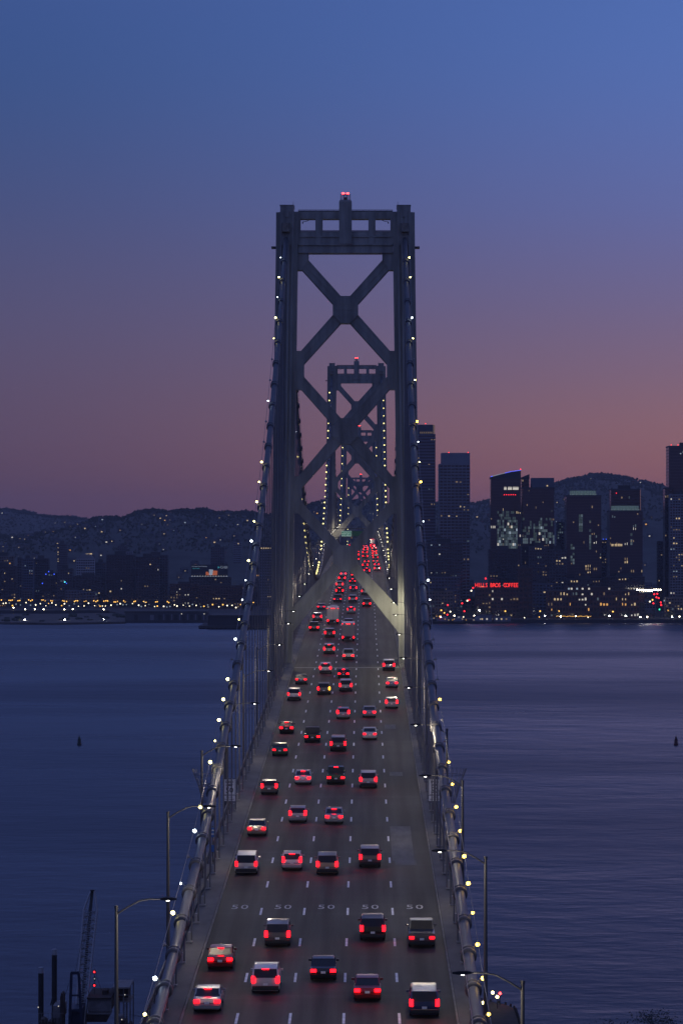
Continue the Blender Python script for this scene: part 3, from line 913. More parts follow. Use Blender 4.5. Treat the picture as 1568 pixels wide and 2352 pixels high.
# ------------------------------------------------------------------ the city across the water
def wallmat(name, c, rough=0.8): return principled(name, c, rough, noise=0.15, nscale=0.05)
WALL = {'dark': wallmat('wall_dark_panel', (.045, .045, .052)), 'slate': wallmat('wall_slate', (.075, .078, .09)), 'white': wallmat('wall_white_stucco', (.42, .40, .40)),
        'pale': wallmat('wall_pale_panel', (.24, .24, .26)), 'brick': wallmat('wall_brick', (.09, .045, .035)), 'beige': wallmat('wall_beige', (.17, .15, .13)), 'roof': wallmat('roof_felt', (.05, .05, .05)),
        'blue': wallmat('wall_blue_grey', (.11, .125, .16))}
LIT = {'warm': glow('window_warm', (1.0, .74, .42), .6), 'warm2': glow('window_warm_dim', (1.0, .70, .42), .2), 'white': glow('window_white', (1.0, .93, .82), .62),
       'cool': glow('window_cool', (.66, .82, 1.0), .42), 'cool2': glow('window_and_reflection_cool', (.5, .68, .78), .15), 'cool3': glow('window_and_reflection_teal', (.45, .66, .72), .07), 'orange': glow('window_orange', (1.0, .5, .14), .8),  # the dim cool panes also serve as painted reflections in tower glass
       'blue': glow('light_blue', (.05, .12, 1.0), 2.0), 'green': glow('light_green', (.05, 1.0, .5), 2.0), 'cyan': glow('light_cyan', (.1, .8, 1.0), 2.0), 'red': glow('light_red', (1.0, .02, .03), 4.0)}
PANE = {k: MB().box(-.5, .5, -.06, .06, -.5, .5).mesh('window', m) for k, m in LIT.items()}
brnd = random.Random(99)
def pick(pal): return brnd.choice(pal)
WARM = ['warm', 'warm2', 'warm2', 'white', 'warm2', 'cool2']
OFFICE = ['white', 'warm2', 'cool', 'cool2', 'warm2']
GROUND = 4.0

def building(label, x0, x1, ytop, Y, wall='dark', depth=None, bay=3.2, floor=3.5, lit=.05, pal=WARM, style='grid', rot=None, glassm='glass', name='tower_block', group=None, ybot=None, lit_rows=None):
    xm = (x0 + x1) / 2
    w = (x1 - x0) / F * Y
    z1 = PZ(ytop, Y)
    zb = GROUND if ybot is None else PZ(ybot, Y)
    h = z1 - zb
    d = depth or max(14, min(w, 32))
    rz = brnd.uniform(-.10, .10) if rot is None else rot
    t = thing(name, label, 'building', (PX(xm, Y), Y, zb), rz, group)
    hw = w / 2
    nb = max(2, round(w / bay)); nf = max(2, round((h - 1.5) / floor))
    bw, fh = w / nb, (h - 1.5) / nf
    core = MB().box(-hw + .35, hw - .35, .35, d - .35, 0, h - .6)
    core.build('glazing', M[glassm], t)
    # floor slabs / spandrels and piers stand proud of the glass
    sp = MB()
    band = .32 if style == 'glass' else .45 if style == 'bands' else .42
    for k in range(nf + 1):
        zz = k * fh
        bh = fh * band if k < nf else h - nf * fh
        if style == 'glass': bh = .35 if k < nf else bh
        sp.box(-hw, hw, 0, d, zz, zz + bh)
    sp.build('floor_bands', WALL[wall], t, kind='stuff')
    if style in ('grid', 'pilasters'):
        pr = MB()
        pw = bw * (.3 if style == 'grid' else .16)
        out = .03 if style == 'grid' else -.35
        for k in range(nb + 1):
            xx = -hw + k * bw
            xa, xb = max(xx - pw / 2, -hw - .02), min(xx + pw / 2, hw + .02)
            pr.box(xa, xb, out, .6, 0, h); pr.box(xa, xb, d - .6, d + .02, 0, h)
        nd = max(2, round(d / bay))
        for k in range(nd + 1):
            yy = d * k / nd
            for s in (-1, 1):
                xa, xb = sorted((s * (hw - .6), s * (hw + .025)))
                pr.box(xa, xb, max(yy - pw / 2, -.02), min(yy + pw / 2, d + .025), 0, h)
        pr.build('piers', WALL[wall], t, kind='stuff')
    # parapet and roof plant
    rp = MB().box(-hw + .2, hw - .2, .2, d - .2, h, h + .25)
    if w > 12: rp.box(-w * .22, w * .18, d * .3, d * .7, h + .25, h + .25 + min(4, h * .08))
    rp.build('roof', WALL['roof'], t)
    # lit windows, each its own pane, set back behind the spandrels
    cells = []
    for k in range(nf):
        p = .75 * lit * (lit_rows.get(k, 1) if lit_rows else 1) * brnd.choice([.4, .8, 1.0, 1.7])
        kk = 0
        while kk < nb:
            if brnd.random() < p:
                run = brnd.choice([1, 1, 1, 2, 2, 3]) if lit > .03 else 1
                c = pick(pal)
                for q in range(run):
                    if kk + q < nb: cells.append((k, kk + q, c))
                kk += run
            kk += 1
    for k, i, c in cells[:290]:
        add_window(t, k, i, c, hw, bw, fh, band if style != 'glass' else .35 / fh)
    t_info = dict(hw=hw, bw=bw, fh=fh, nf=nf, nb=nb, h=h, d=d, Y=Y, w=w, band=band if style != 'glass' else .35 / fh)
    return t, t_info

def add_window(t, k, i, c, hw, bw, fh, band, full=False):
    ww = bw * (.9 if full else brnd.choice([.25, .4, .55])); hh = fh * (1 - band) * (.98 if full else brnd.choice([.5, .7, .9]))
    put(PANE[c], 'window', t, (-hw + (i + .5) * bw, .27, k * fh + fh * band + hh / 2 + .02), scale=(ww, 1, hh))

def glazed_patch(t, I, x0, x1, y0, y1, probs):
    """glowing curtain-wall panels, lit rooms and painted glass reflections, over part of the front, given in pixels"""
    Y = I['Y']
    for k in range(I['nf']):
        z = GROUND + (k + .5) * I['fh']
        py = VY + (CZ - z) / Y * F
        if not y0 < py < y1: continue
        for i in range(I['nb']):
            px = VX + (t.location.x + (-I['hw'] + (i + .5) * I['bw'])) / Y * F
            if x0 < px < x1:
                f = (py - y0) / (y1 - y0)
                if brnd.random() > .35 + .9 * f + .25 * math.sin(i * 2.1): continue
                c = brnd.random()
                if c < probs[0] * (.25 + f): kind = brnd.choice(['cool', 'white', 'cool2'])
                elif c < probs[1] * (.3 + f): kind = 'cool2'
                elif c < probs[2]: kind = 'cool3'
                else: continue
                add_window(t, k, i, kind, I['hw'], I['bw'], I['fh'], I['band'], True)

def red_light(t, x, y, z, r=.55): return put(_bal('red', r), 'warning_light', t, (x, y, z))
_b = {}
def _bal(c, r):
    if (c, r) not in _b: _b[(c, r)] = MB().ball((0, 0, 0), r, 8, 5).mesh('lamp', LIT[c])
    return _b[(c, r)]

# --- right-hand skyline
t, I = building('tallest dark tower with thin pale floor lines just right of the bridge tower', 940, 1000, 997, 3750, 'blue', 34, 3.4, 3.9, .035, style='bands', rot=0, glassm='glass_b')
o = MB().box(-I['hw'] + 1, I['hw'] - 3.0, 2, 26, I['h'], I['h'] + 12).build('crown', WALL['slate'], t)
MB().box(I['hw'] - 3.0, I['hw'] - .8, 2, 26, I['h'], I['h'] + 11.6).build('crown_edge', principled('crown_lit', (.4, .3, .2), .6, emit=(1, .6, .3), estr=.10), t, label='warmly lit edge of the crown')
for k in range(7): put(PANE['warm2'], 'window', t, (I['hw'] - 5 - k * 2.3, 1.93, I['h'] + 2.0), scale=(.9, 1, 2.2))
red_light(t, 4, 10, I['h'] + 13.5)
t, I = building('slim tower with pale vertical ribs and a plain grey crown, right of the tallest tower', 1009, 1079, 1065.6, 3600, 'pale', 30, 4.5, 3.7, .06, style='pilasters', rot=0.03)
MB().box(-I['hw'] + 3, I['hw'], .6, 29, I['h'], I['h'] + 13.4).build('crown', WALL['pale'], t)
bt = MB()
for k in (10, 21, 32, 43): bt.box(-I['hw'] - .1, I['hw'] + .1, -.45, 2, k * I['fh'], k * I['fh'] + .5)
bt.build('belt_course', WALL['pale'], t)
red_light(t, -7, 3, I['h'] + 14); red_light(t, I['hw'] - 2, 3, I['h'] + 14)

t, I = building('dark glass tower with a curved slanting roof edged in blue and white light', 1126, 1196, 1097, 3500, 'dark', 28, 2.0, 3.4, .05, style='glass', rot=.0, glassm='glass_b')
hw, h = I['hw'], I['h']
MB().prism_xz([(-hw + .1, h), (hw - .1, h), (hw - .1, h + 8.4), (hw * .3, h + 6.6), (-hw * .4, h + 3.6), (-hw + .1, h + .8)], .5, 27).build('roof_screen', WALL['dark'], t)
led = []
prof = [(-hw + .1, h + .8), (-hw * .4, h + 3.6), (hw * .3, h + 6.6), (hw - .1, h + 8.4)]
for k in range(26):
    q = k / 26 * 3; a = int(q); f = q - a
    x = prof[a][0] + (prof[a + 1][0] - prof[a][0]) * f; z = prof[a][1] + (prof[a + 1][1] - prof[a][1]) * f
    put(PANE['blue' if (k < 2 or k > 12) else 'cool'], 'roof_edge_light', t, (x + .6, .45, z + .45), scale=(1.15, 1, .6))
red_light(t, hw - .5, .5, h + 9.8, .6)
for x0, x1 in ((-.12, .06), (.12, .42), (.44, .86)): put(PANE['white'], 'window', t, ((x0 + x1) / 2 * hw, .25, h - 12.5), scale=((x1 - x0) * hw * .9, 1, 3.4))
for k in range(6): put(PANE['red'], 'sign_letter', t, (-.1 * hw + k * 2.6, .24, h - 20), scale=(.9, 1, .8))
glazed_patch(t, I, 1141, 1187, 1172, 1262, (.16, .55, .97))  # glowing panes put in for reflections on this tower's glass
t, I = building('dark slab wing with a slanted top joined to the blue-edged tower', 1197, 1215.5, 1097, 3520, 'dark', 24, 3, 3.4, .03, style='glass', rot=0)
MB().prism_xz([(-I['hw'], I['h']), (I['hw'], I['h']), (I['hw'], I['h'] + 4.2), (-I['hw'], I['h'] + .4)], .6, 20).build('roof_screen', WALL['dark'], t)
t, I = building('wide dark glass tower with a flat grey penthouse, right of the blue-edged tower', 1200, 1273, 1119.6, 3480, 'dark', 28, 2.1, 3.4, .05, style='glass', rot=.02, glassm='glass_b')
MB().box(-I['hw'] + 11, I['hw'] - .2, 2, 26, I['h'], I['h'] + 11.2).build('penthouse', WALL['blue'], t)
put(_bal('warm', .9), 'roof_lamp', t, (I['hw'] * .55, 1.2, I['h'] + 2))
glazed_patch(t, I, 1202, 1272, 1192, 1246, (.12, .34, .66))  # reflections in the lower glass, painted as dim glowing panes
t, I = building('narrow dark block with lit stair strips between two glass towers', 1279, 1297.5, 1199, 3560, 'dark', 18, 2.6, 3.3, .05, style='grid', rot=0)
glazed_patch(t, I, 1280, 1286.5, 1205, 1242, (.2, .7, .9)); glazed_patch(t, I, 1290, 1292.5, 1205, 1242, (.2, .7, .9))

def round_tower(label, x0, x1, ytop, Y, crown, patch):
    t, I = building(label, x0, x1, ytop, Y, 'dark', 30, 2.4, 3.4, .055, style='glass', rot=.02, glassm='glass_b')
    cw = (crown[1] - crown[0]) / F * Y / 2; ch = PZ(crown[2], Y) - PZ(ytop, Y)
    cg_ = MB().loft([[(cw * math.cos(2 * math.pi * i / 28), 14 + 11 * math.sin(2 * math.pi * i / 28), z) for i in range(28)] for z in (I['h'] + .3, I['h'] + ch)])
    gm = principled('crown_glass', (.10, .14, .15), .3, emit=(.5, .78, .72), estr=.10)
    c = cg_.build('crown_screen', gm, t)
    fin = MB().box(-.12, .12, -.12, .12, .3, ch + .1).mesh('mullion', WALL['pale'])
    for i in range(28):
        a = 2 * math.pi * i / 28
        if math.sin(a) < .3: put(fin, 'mullion', c, (cw * 1.006 * math.cos(a), 14 + 11.1 * math.sin(a), I['h']))
    for i in range(8):
        a = R(200 + 140 * i / 7)
        put(_bal('cool2', .9), 'uplight', t, (cw * 1.03 * math.cos(a), 14 + 11.5 * math.sin(a), I['h'] + 1.2))
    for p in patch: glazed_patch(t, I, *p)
    return t, I
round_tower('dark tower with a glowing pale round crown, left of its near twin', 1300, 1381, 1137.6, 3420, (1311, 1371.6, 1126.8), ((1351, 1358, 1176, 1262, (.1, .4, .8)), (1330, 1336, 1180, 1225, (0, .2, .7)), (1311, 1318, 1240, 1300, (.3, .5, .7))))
t, I = building('dark slab rising behind the lower round-crowned twin, right edge faintly lit', 1402, 1470, 1122.8, 3520, 'slate', 20, 3, 3.4, .03, style='glass', rot=0)
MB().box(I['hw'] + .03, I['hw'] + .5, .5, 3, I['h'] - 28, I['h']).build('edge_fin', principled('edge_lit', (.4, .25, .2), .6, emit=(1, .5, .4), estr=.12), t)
red_light(t, -I['hw'] * .62, -.3, I['h'] - 5, .5)
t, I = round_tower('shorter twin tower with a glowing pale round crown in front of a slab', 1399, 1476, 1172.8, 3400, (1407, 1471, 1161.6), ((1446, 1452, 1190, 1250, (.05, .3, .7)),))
for x in (-.82, -.62, -.45, -.3): put(PANE['warm'], 'window', t, (I['hw'] * x, .22, PZ(1252, 3400) - 4), scale=(2.6, 1, 2.4))
t, I = building('tall blue-grey glass tower cut by the right edge of the photo', 1535, 1640, 1024, 3500, 'slate', 34, 2.6, 3.6, .02, style='glass', rot=0, glassm='glass_b')
for k in range(3): red_light(t, -I['hw'] + 3 + k * 8, .5, I['h'] + 1, .5)
put(_bal('cool', .8), 'roof_lamp', t, (-I['hw'] + 14, -.2, I['h'] - 9))
t, I = building('dark shoulder block beside the blue-grey tower at the right edge', 1526, 1545, 1120, 3470, 'dark', 24, 2.6, 3.4, .04, style='glass', rot=0)
t, I = building('apartment block with pale balcony grid at the right edge, below the tall tower', 1538, 1630, 1135, 3440, 'pale', 22, 3.0, 3.2, .10, style='grid', rot=-.03, pal=['warm', 'warm2', 'warm2', 'white', 'cool'])
t, I = building('thin dark tower standing apart left of the pale balcony block', 1510.5, 1527, 1243, 3600, 'dark', 16, 2.8, 3.4, .05, style='grid', rot=0)
t, I = building('dark mid-rise with small blue roof lights between the round-crowned twins', 1381, 1399, 1240, 3520, 'slate', 20, 2.8, 3.3, .10, style='grid', rot=0)
for k in range(4): put(_bal('blue', .5), 'roof_lamp', t, (-6 + k * 3.4, -.2, I['h'] + .8))

# lower right-hand blocks
building('stepped grey block with bluish lit offices below the tallest tower', 981, 1062, 1246, 3420, 'slate', 24, 3.0, 3.5, .10, pal=['cool', 'white', 'cool2', 'warm2'], rot=.04)
building('narrow grey step rising left on the stepped office block', 990, 1022, 1236, 3450, 'blue', 20, 3.0, 3.5, .05, rot=.0)
building('pale apartment block with square windows beside the right cable', 985, 1056, 1325, 3330, 'blue', 20, 3.6, 3.6, .12, rot=.05, name='apartment_block')
building('low brown block with a lit top row near the fireboat pier', 978, 1040, 1358, 3285, 'beige', 18, 3.2, 3.4, .16, rot=.03, name='apartment_block')
building('dark brick block with scattered lit rooms under the blue-edged tower', 1124, 1190, 1262, 3440, 'dark', 22, 3.2, 3.4, .07, rot=.03, name='apartment_block')
building('dark block right of the brick clock tower, under the penthouse tower', 1215, 1262, 1255, 3430, 'slate', 22, 3.0, 3.4, .05, rot=-.02, name='apartment_block')
building('dark block with a few bright rooms left of the round-crowned twins', 1262, 1301, 1262, 3420, 'slate', 22, 3.0, 3.4, .12, rot=.0, name='apartment_block')
building('blue-grey low office block behind the long lit waterfront building', 1222, 1270, 1340, 3340, 'blue', 20, 4.0, 3.6, .05, rot=.0, name='apartment_block')
building('low podium with a lit lobby under the left round-crowned twin', 1296, 1385, 1330, 3370, 'dark', 22, 3.2, 3.6, .13, rot=.0, name='apartment_block')
building('low podium under the right round-crowned twin', 1392, 1480, 1325, 3360, 'dark', 22, 3.2, 3.6, .09, rot=.0, name='apartment_block')
t, I = building('dark hotel block right of the street canyon with bright end windows', 1528, 1620, 1372, 3300, 'beige', 20, 3.2, 3.5, .18, rot=-.04, name='apartment_block')

# long brick waterfront building with rows of tall lit windows
Yr = 3262.0
t, I = building('long five-storey brick waterfront building with rows of lit windows', 1256, 1468, 1357, Yr, 'brick', 24, 3.3, 5.6, .40, pal=['warm', 'white', 'warm2', 'warm', 'white', 'cool2', 'orange'], rot=0, name='office_block', lit_rows={0: .2, 1: .7, 2: 1.7, 3: .7, 4: .9})
MB().box(-I['hw'] + 20, I['hw'] - 30, 6, 20, I['h'], I['h'] + 4.2).build('attic_storey', WALL['brick'], t)
for k in range(6): put(PANE['white' if k % 3 else 'cool'], 'window', t, (-I['hw'] + 24 + k * (3 if k % 2 else 11), 5.93, I['h'] + 2.1), scale=(2, 1, 2))

# coffee building: brick block, square tower and red roof sign
Yh = 3290.0
t, I = building('brick coffee building under the red roof sign', 1092, 1191, 1352, Yh, 'brick', 24, 3.4, 4.6, .22, pal=['warm', 'warm2', 'white', 'warm2'], rot=0, name='brick_building')
hb = t
tt, I2 = building('square brick tower with arched belfry openings beside the coffee sign', 1190.5, 1222, 1307, Yh - 2, 'brick', 15, 5.0, 5.0, .012, rot=0, name='brick_tower')
MB().box(-I2['hw'] - .5, I2['hw'] + .5, -.5, 15.5, I2['h'] - 10.6, I2['h'] - 9.8).box(-I2['hw'] - .6, I2['hw'] + .6, -.6, 15.6, I2['h'] + .26, I2['h'] + 1.1).build('cornice', WALL['brick'], tt)
for k in range(5): put(MB().prism_xz([(-.6, 0), (.6, 0), (.6, 4), (.35, 4.7), (0, 5), (-.35, 4.7), (-.6, 4)], -.05, .1).mesh('belfry_opening', M['sign_black']), 'belfry_opening', tt, (-4.4 + k * 2.2, -.08, I2['h'] - 8.4))
sg = thing('roof_sign', 'red lit roof sign reading HILLS BROS COFFEE on the brick building', 'sign', (PX(1140, Yh), Yh - .6, PZ(1352, Yh)))
w_t = (1189 - 1091) / F * Yh
red_sign = glow('red_sign_tube', (1.0, .035, .03), 1.6, 'AUTO')
words = (('HILLS', 1091, 1119.5), ('BROS', 1125, 1149.5), ('COFFEE', 1156, 1189.5))
for wd, xa, xb in words:
    n_ = len(wd)
    for i, ch in enumerate(wd):
        xc = xa + (xb - xa) * (i + .5) / n_
        me = text_mesh(ch, 6.4, red_sign, .15, bold=.04)
        put(me, 'sign_letter', sg, (PX(xc, Yh) - sg.location.x, 0, PZ(1344.6, Yh) - sg.location.z), rot=(R(90), 0, 0), scale=(.82, 1, 1))
fr = MB()
for k in range(24):
    x = -w_t / 2 + w_t * k / 23; fr.box(x - .06, x + .06, .35, .5, 0, 6.2)
for z in (.9, 3.4, 5.9): fr.box(-w_t / 2, w_t / 2, .35, .5, z, z + .12)
fr.build('sign_frame', M['trim'], sg)

# --- left-hand town
def lit_cluster(t, I, cells, c):
    for k, i in cells: add_window(t, min(k, I['nf'] - 1), min(i, I['nb'] - 1), c, I['hw'], I['bw'], I['fh'], I['band'])
t, I = building('white apartment block with a gabled roof line and one column of lit windows', 175, 217, 1283, 3950, 'white', 20, 3.0, 3.3, .05, rot=.05, name='apartment_block')
MB().prism_xz([(-I['hw'], I['h']), (I['hw'] * .95, I['h']), (I['hw'] * .55, I['h'] + 5.2), (-I['hw'] * .35, I['h'] + 5.2)], .5, 19).build('mansard', WALL['pale'], t)
for k, x in enumerate((.35, .5, .65, .8, .92)): put(_bal('warm', .5 if k < 3 else .9), 'roof_lamp', t, (I['hw'] * (x - .25), -.3, I['h'] + 6.2))
for k in (4, 5, 7, 8): lit_cluster(t, I, [(k, 1), (k, 2)], 'warm')
building('wide dark tower block left of centre behind the left waterfront', 244, 307, 1274, 3850, 'dark', 24, 3.6, 3.4, .02, rot=-.03, name='apartment_block')
building('dark tower block with stepped roof, right of the wide dark one', 312, 366, 1279, 3830, 'dark', 22, 3.4, 3.4, .05, rot=.02, name='apartment_block')
building('taller dark rear block of the stepped pair', 330, 385, 1275, 3880, 'slate', 22, 3.4, 3.4, .03, rot=.02, name='apartment_block')
t, I = building('grey block with a lit strip of stair windows behind the left town', 131, 154, 1249, 4600, 'slate', 18, 3.2, 3.4, .0, rot=0, name='apartment_block')
lit_cluster(t, I, [(I['nf'] - 1 - k, 0) for k in (1, 3, 4, 6, 7)], 'warm')
building('dark flat block with few lights left of the white apartment block', 76, 112, 1283, 4100, 'dark', 20, 3.2, 3.4, .05, rot=.04, name='apartment_block')
t, I = building('pinkish block with an orange-lit upper floor at the left edge', -14, 31, 1277, 3950, 'beige', 20, 3.2, 3.5, .05, rot=.03, name='apartment_block', pal=['warm', 'orange', 'warm2'])
lit_cluster(t, I, [(I['nf'] - 3, i) for i in range(4, I['nb'] - 1)], 'orange')
building('slim tower with a lit upper window near the left edge', 40, 50, 1281, 3900, 'slate', 12, 2.6, 3.4, .05, rot=0, name='apartment_block')
building('dark mid-rise filling the left edge above the lamp rows', -20, 36, 1300, 3820, 'dark', 20, 3.2, 3.4, .07, rot=0, name='apartment_block', pal=['warm', 'orange', 'warm2'])
building('blue-grey block with blue windows in the left town', 50, 76, 1283, 4050, 'blue', 18, 3.2, 3.4, .06, rot=0, name='apartment_block', pal=['cool', 'cool2', 'warm2'])
t, I = building('stepped dark block hung with small blue lights left of the white block', 100, 132, 1316, 3880, 'dark', 18, 3.2, 3.4, .10, rot=.02, name='apartment_block')
for x, y in ((105.5, 1319), (112, 1313), (124.4, 1319), (97.6, 1340)): put(_bal('blue', .75), 'roof_lamp', t, (PX(x, 3880) - t.location.x, -.3, PZ(y, 3880) - 4))
t, I = building('balconied dark block under the white apartment block, with a cyan lamp', 132, 166, 1306, 3860, 'slate', 18, 3.2, 3.3, .09, rot=0, name='apartment_block')
put(_bal('cyan', .9), 'roof_lamp', t, (0, -.4, PZ(1337, 3860) - 4)); put(_bal('blue', .6), 'roof_lamp', t, (2.2, -.4, PZ(1340, 3860) - 4))
building('long low dark parking block with white ceiling lights right of the white block', 167, 238, 1323, 3840, 'dark', 22, 4.0, 3.8, .07, rot=0, name='apartment_block', pal=['white', 'cool', 'warm'])
building('grey block with bright white floodlit front right of the white block', 218, 243, 1292, 4000, 'slate', 18, 3.2, 3.5, .03, rot=0, name='apartment_block')
building('pale distant block on the slope above the dark tower blocks', 281, 304, 1267, 4700, 'pale', 16, 3.4, 3.4, .02, rot=0, name='apartment_block')
building('grey distant block with dark windows above the long white row', 270, 292, 1254, 4900, 'slate', 16, 3.4, 3.4, .02, rot=0, name='apartment_block')
building('dark warehouse block with a pale roof line behind the billboard', 484, 515, 1257, 4500, 'slate', 18, 3.6, 3.6, .01, rot=0, name='apartment_block')
building('small pale block on the slope right of the billboard', 536, 554, 1245, 4800, 'pale', 14, 3.4, 3.4, .02, rot=0, name='apartment_block')
building('low brick block with lit ground floor under the billboard, at left', 390, 455, 1341, 3760, 'brick', 20, 3.4, 3.6, .10, rot=0, name='apartment_block')
building('long low brick block under the billboard, at right', 456, 556, 1345, 3740, 'brick', 20, 3.4, 3.6, .08, rot=0, name='apartment_block')
building('rooftop block carrying the billboard', 434, 530, 1326, 3790, 'slate', 20, 3.6, 3.6, .10, rot=0, name='apartment_block', pal=['warm', 'white', 'warm2'])
t, I = building('grid-fronted tower with a bright top floor between the left cable and the bridge tower', 596, 640, 1257, 3700, 'pale', 20, 3.0, 3.4, .06, rot=0)
for k in range(7): put(PANE['warm'], 'window', t, (-I['hw'] + 2 + k * 3.1, -.05, I['h'] - 1.2), scale=(2.0, 1, 1.4))

# billboard
Yb = 3780.0
t = thing('billboard', 'wide dark roof billboard lit from below with the word Cribl', 'billboard', (PX(481, Yb), Yb, PZ(1326, Yb)))
bw_, zb0, zb1 = (523 - 438.6) / F * Yb / 2, 1.6, PZ(1297, Yb) - PZ(1326, Yb)
bmat = principled('billboard_face', (.02, .022, .03), .5)
MB().box(-bw_, bw_, -.2, .3, zb0, zb1).build('panel', bmat, t)
M['bb_white'] = principled('billboard_white', (.6, .62, .65), .5, emit=(.7, .8, .85), estr=.28)
M['bb_teal'] = principled('billboard_teal', (.05, .35, .38), .5, emit=(.1, .7, .75), estr=.30)
M['bb_or'] = principled('billboard_orange', (.55, .12, .04), .5, emit=(.9, .22, .07), estr=.35)
put(text_mesh('Cribl', 4.6, M['bb_white'], .04), 'lettering', t, (bw_ * .78, -.25, zb1 - 3.4), rot=(R(90), 0, 0))
put(text_mesh('Increase from Anywhere', 1.9, M['bb_white'], .04, 'LEFT'), 'lettering', t, (-bw_ * .95, -.25, zb1 - 2.2), rot=(R(90), 0, 0))
put(text_mesh('cribl.io/jobs', 2.0, M['bb_teal'], .04, 'LEFT'), 'lettering', t, (-bw_ * .95, -.25, zb1 - 4.8), rot=(R(90), 0, 0))
MB().prism_xz([(bw_ * .46, zb1 - 2.0), (bw_ * .46, zb1 - 5.0), (bw_ * .56, zb1 - 3.5)], -.25, -.21).build('logo_triangle', M['bb_teal'], t)
MB().prism_xz([(-bw_ * .2, zb0 + 1), (bw_ * .42, zb0 + 1), (bw_ * .44, zb0 + 6.5), (bw_ * .2, zb0 + 7), (bw_ * .1, zb0 + 4), (-bw_ * .05, zb0 + 4), (-bw_ * .12, zb0 + 5.6), (-bw_ * .2, zb0 + 5)], -.25, -.21).build('armchair_print', M['bb_or'], t)
MB().prism_xz([(-bw_ * .02, zb0 + 1.2), (bw_ * .16, zb0 + 1.2), (bw_ * .2, zb0 + 8), (-bw_ * .02, zb0 + 8.4)], -.28, -.26).build('pale_print', M['bb_white'], t)
MB().box(-bw_, bw_, -2.2, -.25, .9, 1.15).build('catwalk', M['bb_white'], t)
for k in range(14): put(_bal('white', .42), 'catwalk_lamp', t, (-bw_ + 1.5 + k * (2 * bw_ - 3) / 13, -2.2, 1.6))
lg = MB()
for k in range(6): lg.box(-bw_ + 2 + k * (2 * bw_ - 4) / 5 - .2, -bw_ + 2 + k * (2 * bw_ - 4) / 5 + .2, .3, .7, -.2, zb1)
lg.build('support_frame', M['trim'], t)

# ordinary low blocks crowding behind both waterfronts
hood = [('dark', 'slate', 'beige', 'brick', 'blue', 'pale')]
cnt = 0
for side, xa, xb, ya, yb, num, lbl in (('l', -30, 640, 3800, 5000, 95, 'low plain block in the crowd of roofs behind the left waterfront'), ('r', 960, 1600, 3450, 4600, 60, 'low plain block glimpsed between the towers of the right skyline')):
    for k in range(num):
        Yk = brnd.uniform(ya, yb) ** 1.0
        xk = brnd.uniform(xa, xb)
        wk = brnd.uniform(14, 38); hk = brnd.uniform(8, 22) + max(0, (Yk - 4000) * .012)
        wpx = wk / Yk * F
        cnt += 1
        building(lbl, xk, xk + wpx, VY + (CZ - (GROUND + hk)) / Yk * F, Yk, brnd.choice(['dark', 'slate', 'beige', 'brick', 'blue', 'slate', 'pale']), brnd.uniform(14, 24), 3.6, 3.6, .04, rot=brnd.uniform(-.4, .4), name='low_block', group='low blocks behind the %s waterfront' % ('left' if side == 'l' else 'right'))

# houses on the slopes with a lit window each
house = [MB().box(-5, 5, 0, 9, -4, 6).mesh('wall', WALL['slate']), MB().box(-4, 4, 0, 9, -4, 8).mesh('wall', WALL['beige']), MB().box(-6, 6, 0, 9, -4, 5).mesh('wall', WALL['blue'])]
hroof = [MB().add([(-5.4, -.4, z), (5.4, -.4, z), (5.4, 9.4, z), (-5.4, 9.4, z), (-5.4, 4.5, z + 2.6), (5.4, 4.5, z + 2.6)], [(0, 1, 5, 4), (2, 3, 4, 5), (0, 4, 3), (1, 2, 5), (3, 2, 1, 0)]).mesh('roof', WALL['roof']) for z in (6.02, 8.02, 5.02)]
hr = random.Random(5)
for hname, num, lbl, gname, rng_, pal in (('wooded_hill', 190, 'small hillside house with a lit window below the wooded left ridge', 'houses on the left hill', (-20, 960), ['warm', 'white', 'warm', 'orange', 'warm', 'cool']),
                                    ('city_peak', 95, 'small lit house on the slope behind the right skyline', 'houses on the right hill', (985, 1600), ['warm', 'warm', 'orange', 'white', 'cool']),
                                    ('south_ridge', 40, 'tiny house with a lit window on the far left ridge', 'houses on the far left ridge', (-20, 300), ['warm', 'white', 'warm'])):
    xs_, Yh_, fr_, hf = HILLS[hname]
    for k in range(num):
        x = hr.uniform(*rng_); s = hr.uniform(.12, .86) if hr.random() < .75 else hr.uniform(.1, .5)
        v = hr.randrange(3)
        t = thing('hillside_house', lbl, 'house', (PX(x, Yh_), Yh_ - fr_ * (1 - s), hf(x, s)), hr.uniform(-.5, .5), gname)
        put(house[v], 'wall', t); put(hroof[v], 'roof', t)
        sz = hr.choice([1.0, 1.4, 1.4, 2.2, 2.8]) * (1.3 if hname != 'wooded_hill' else 1)
        put(PANE[hr.choice(pal)], 'window', t, (hr.uniform(-2, 2), -.05, 3.2), scale=(sz, 1, sz * .7))

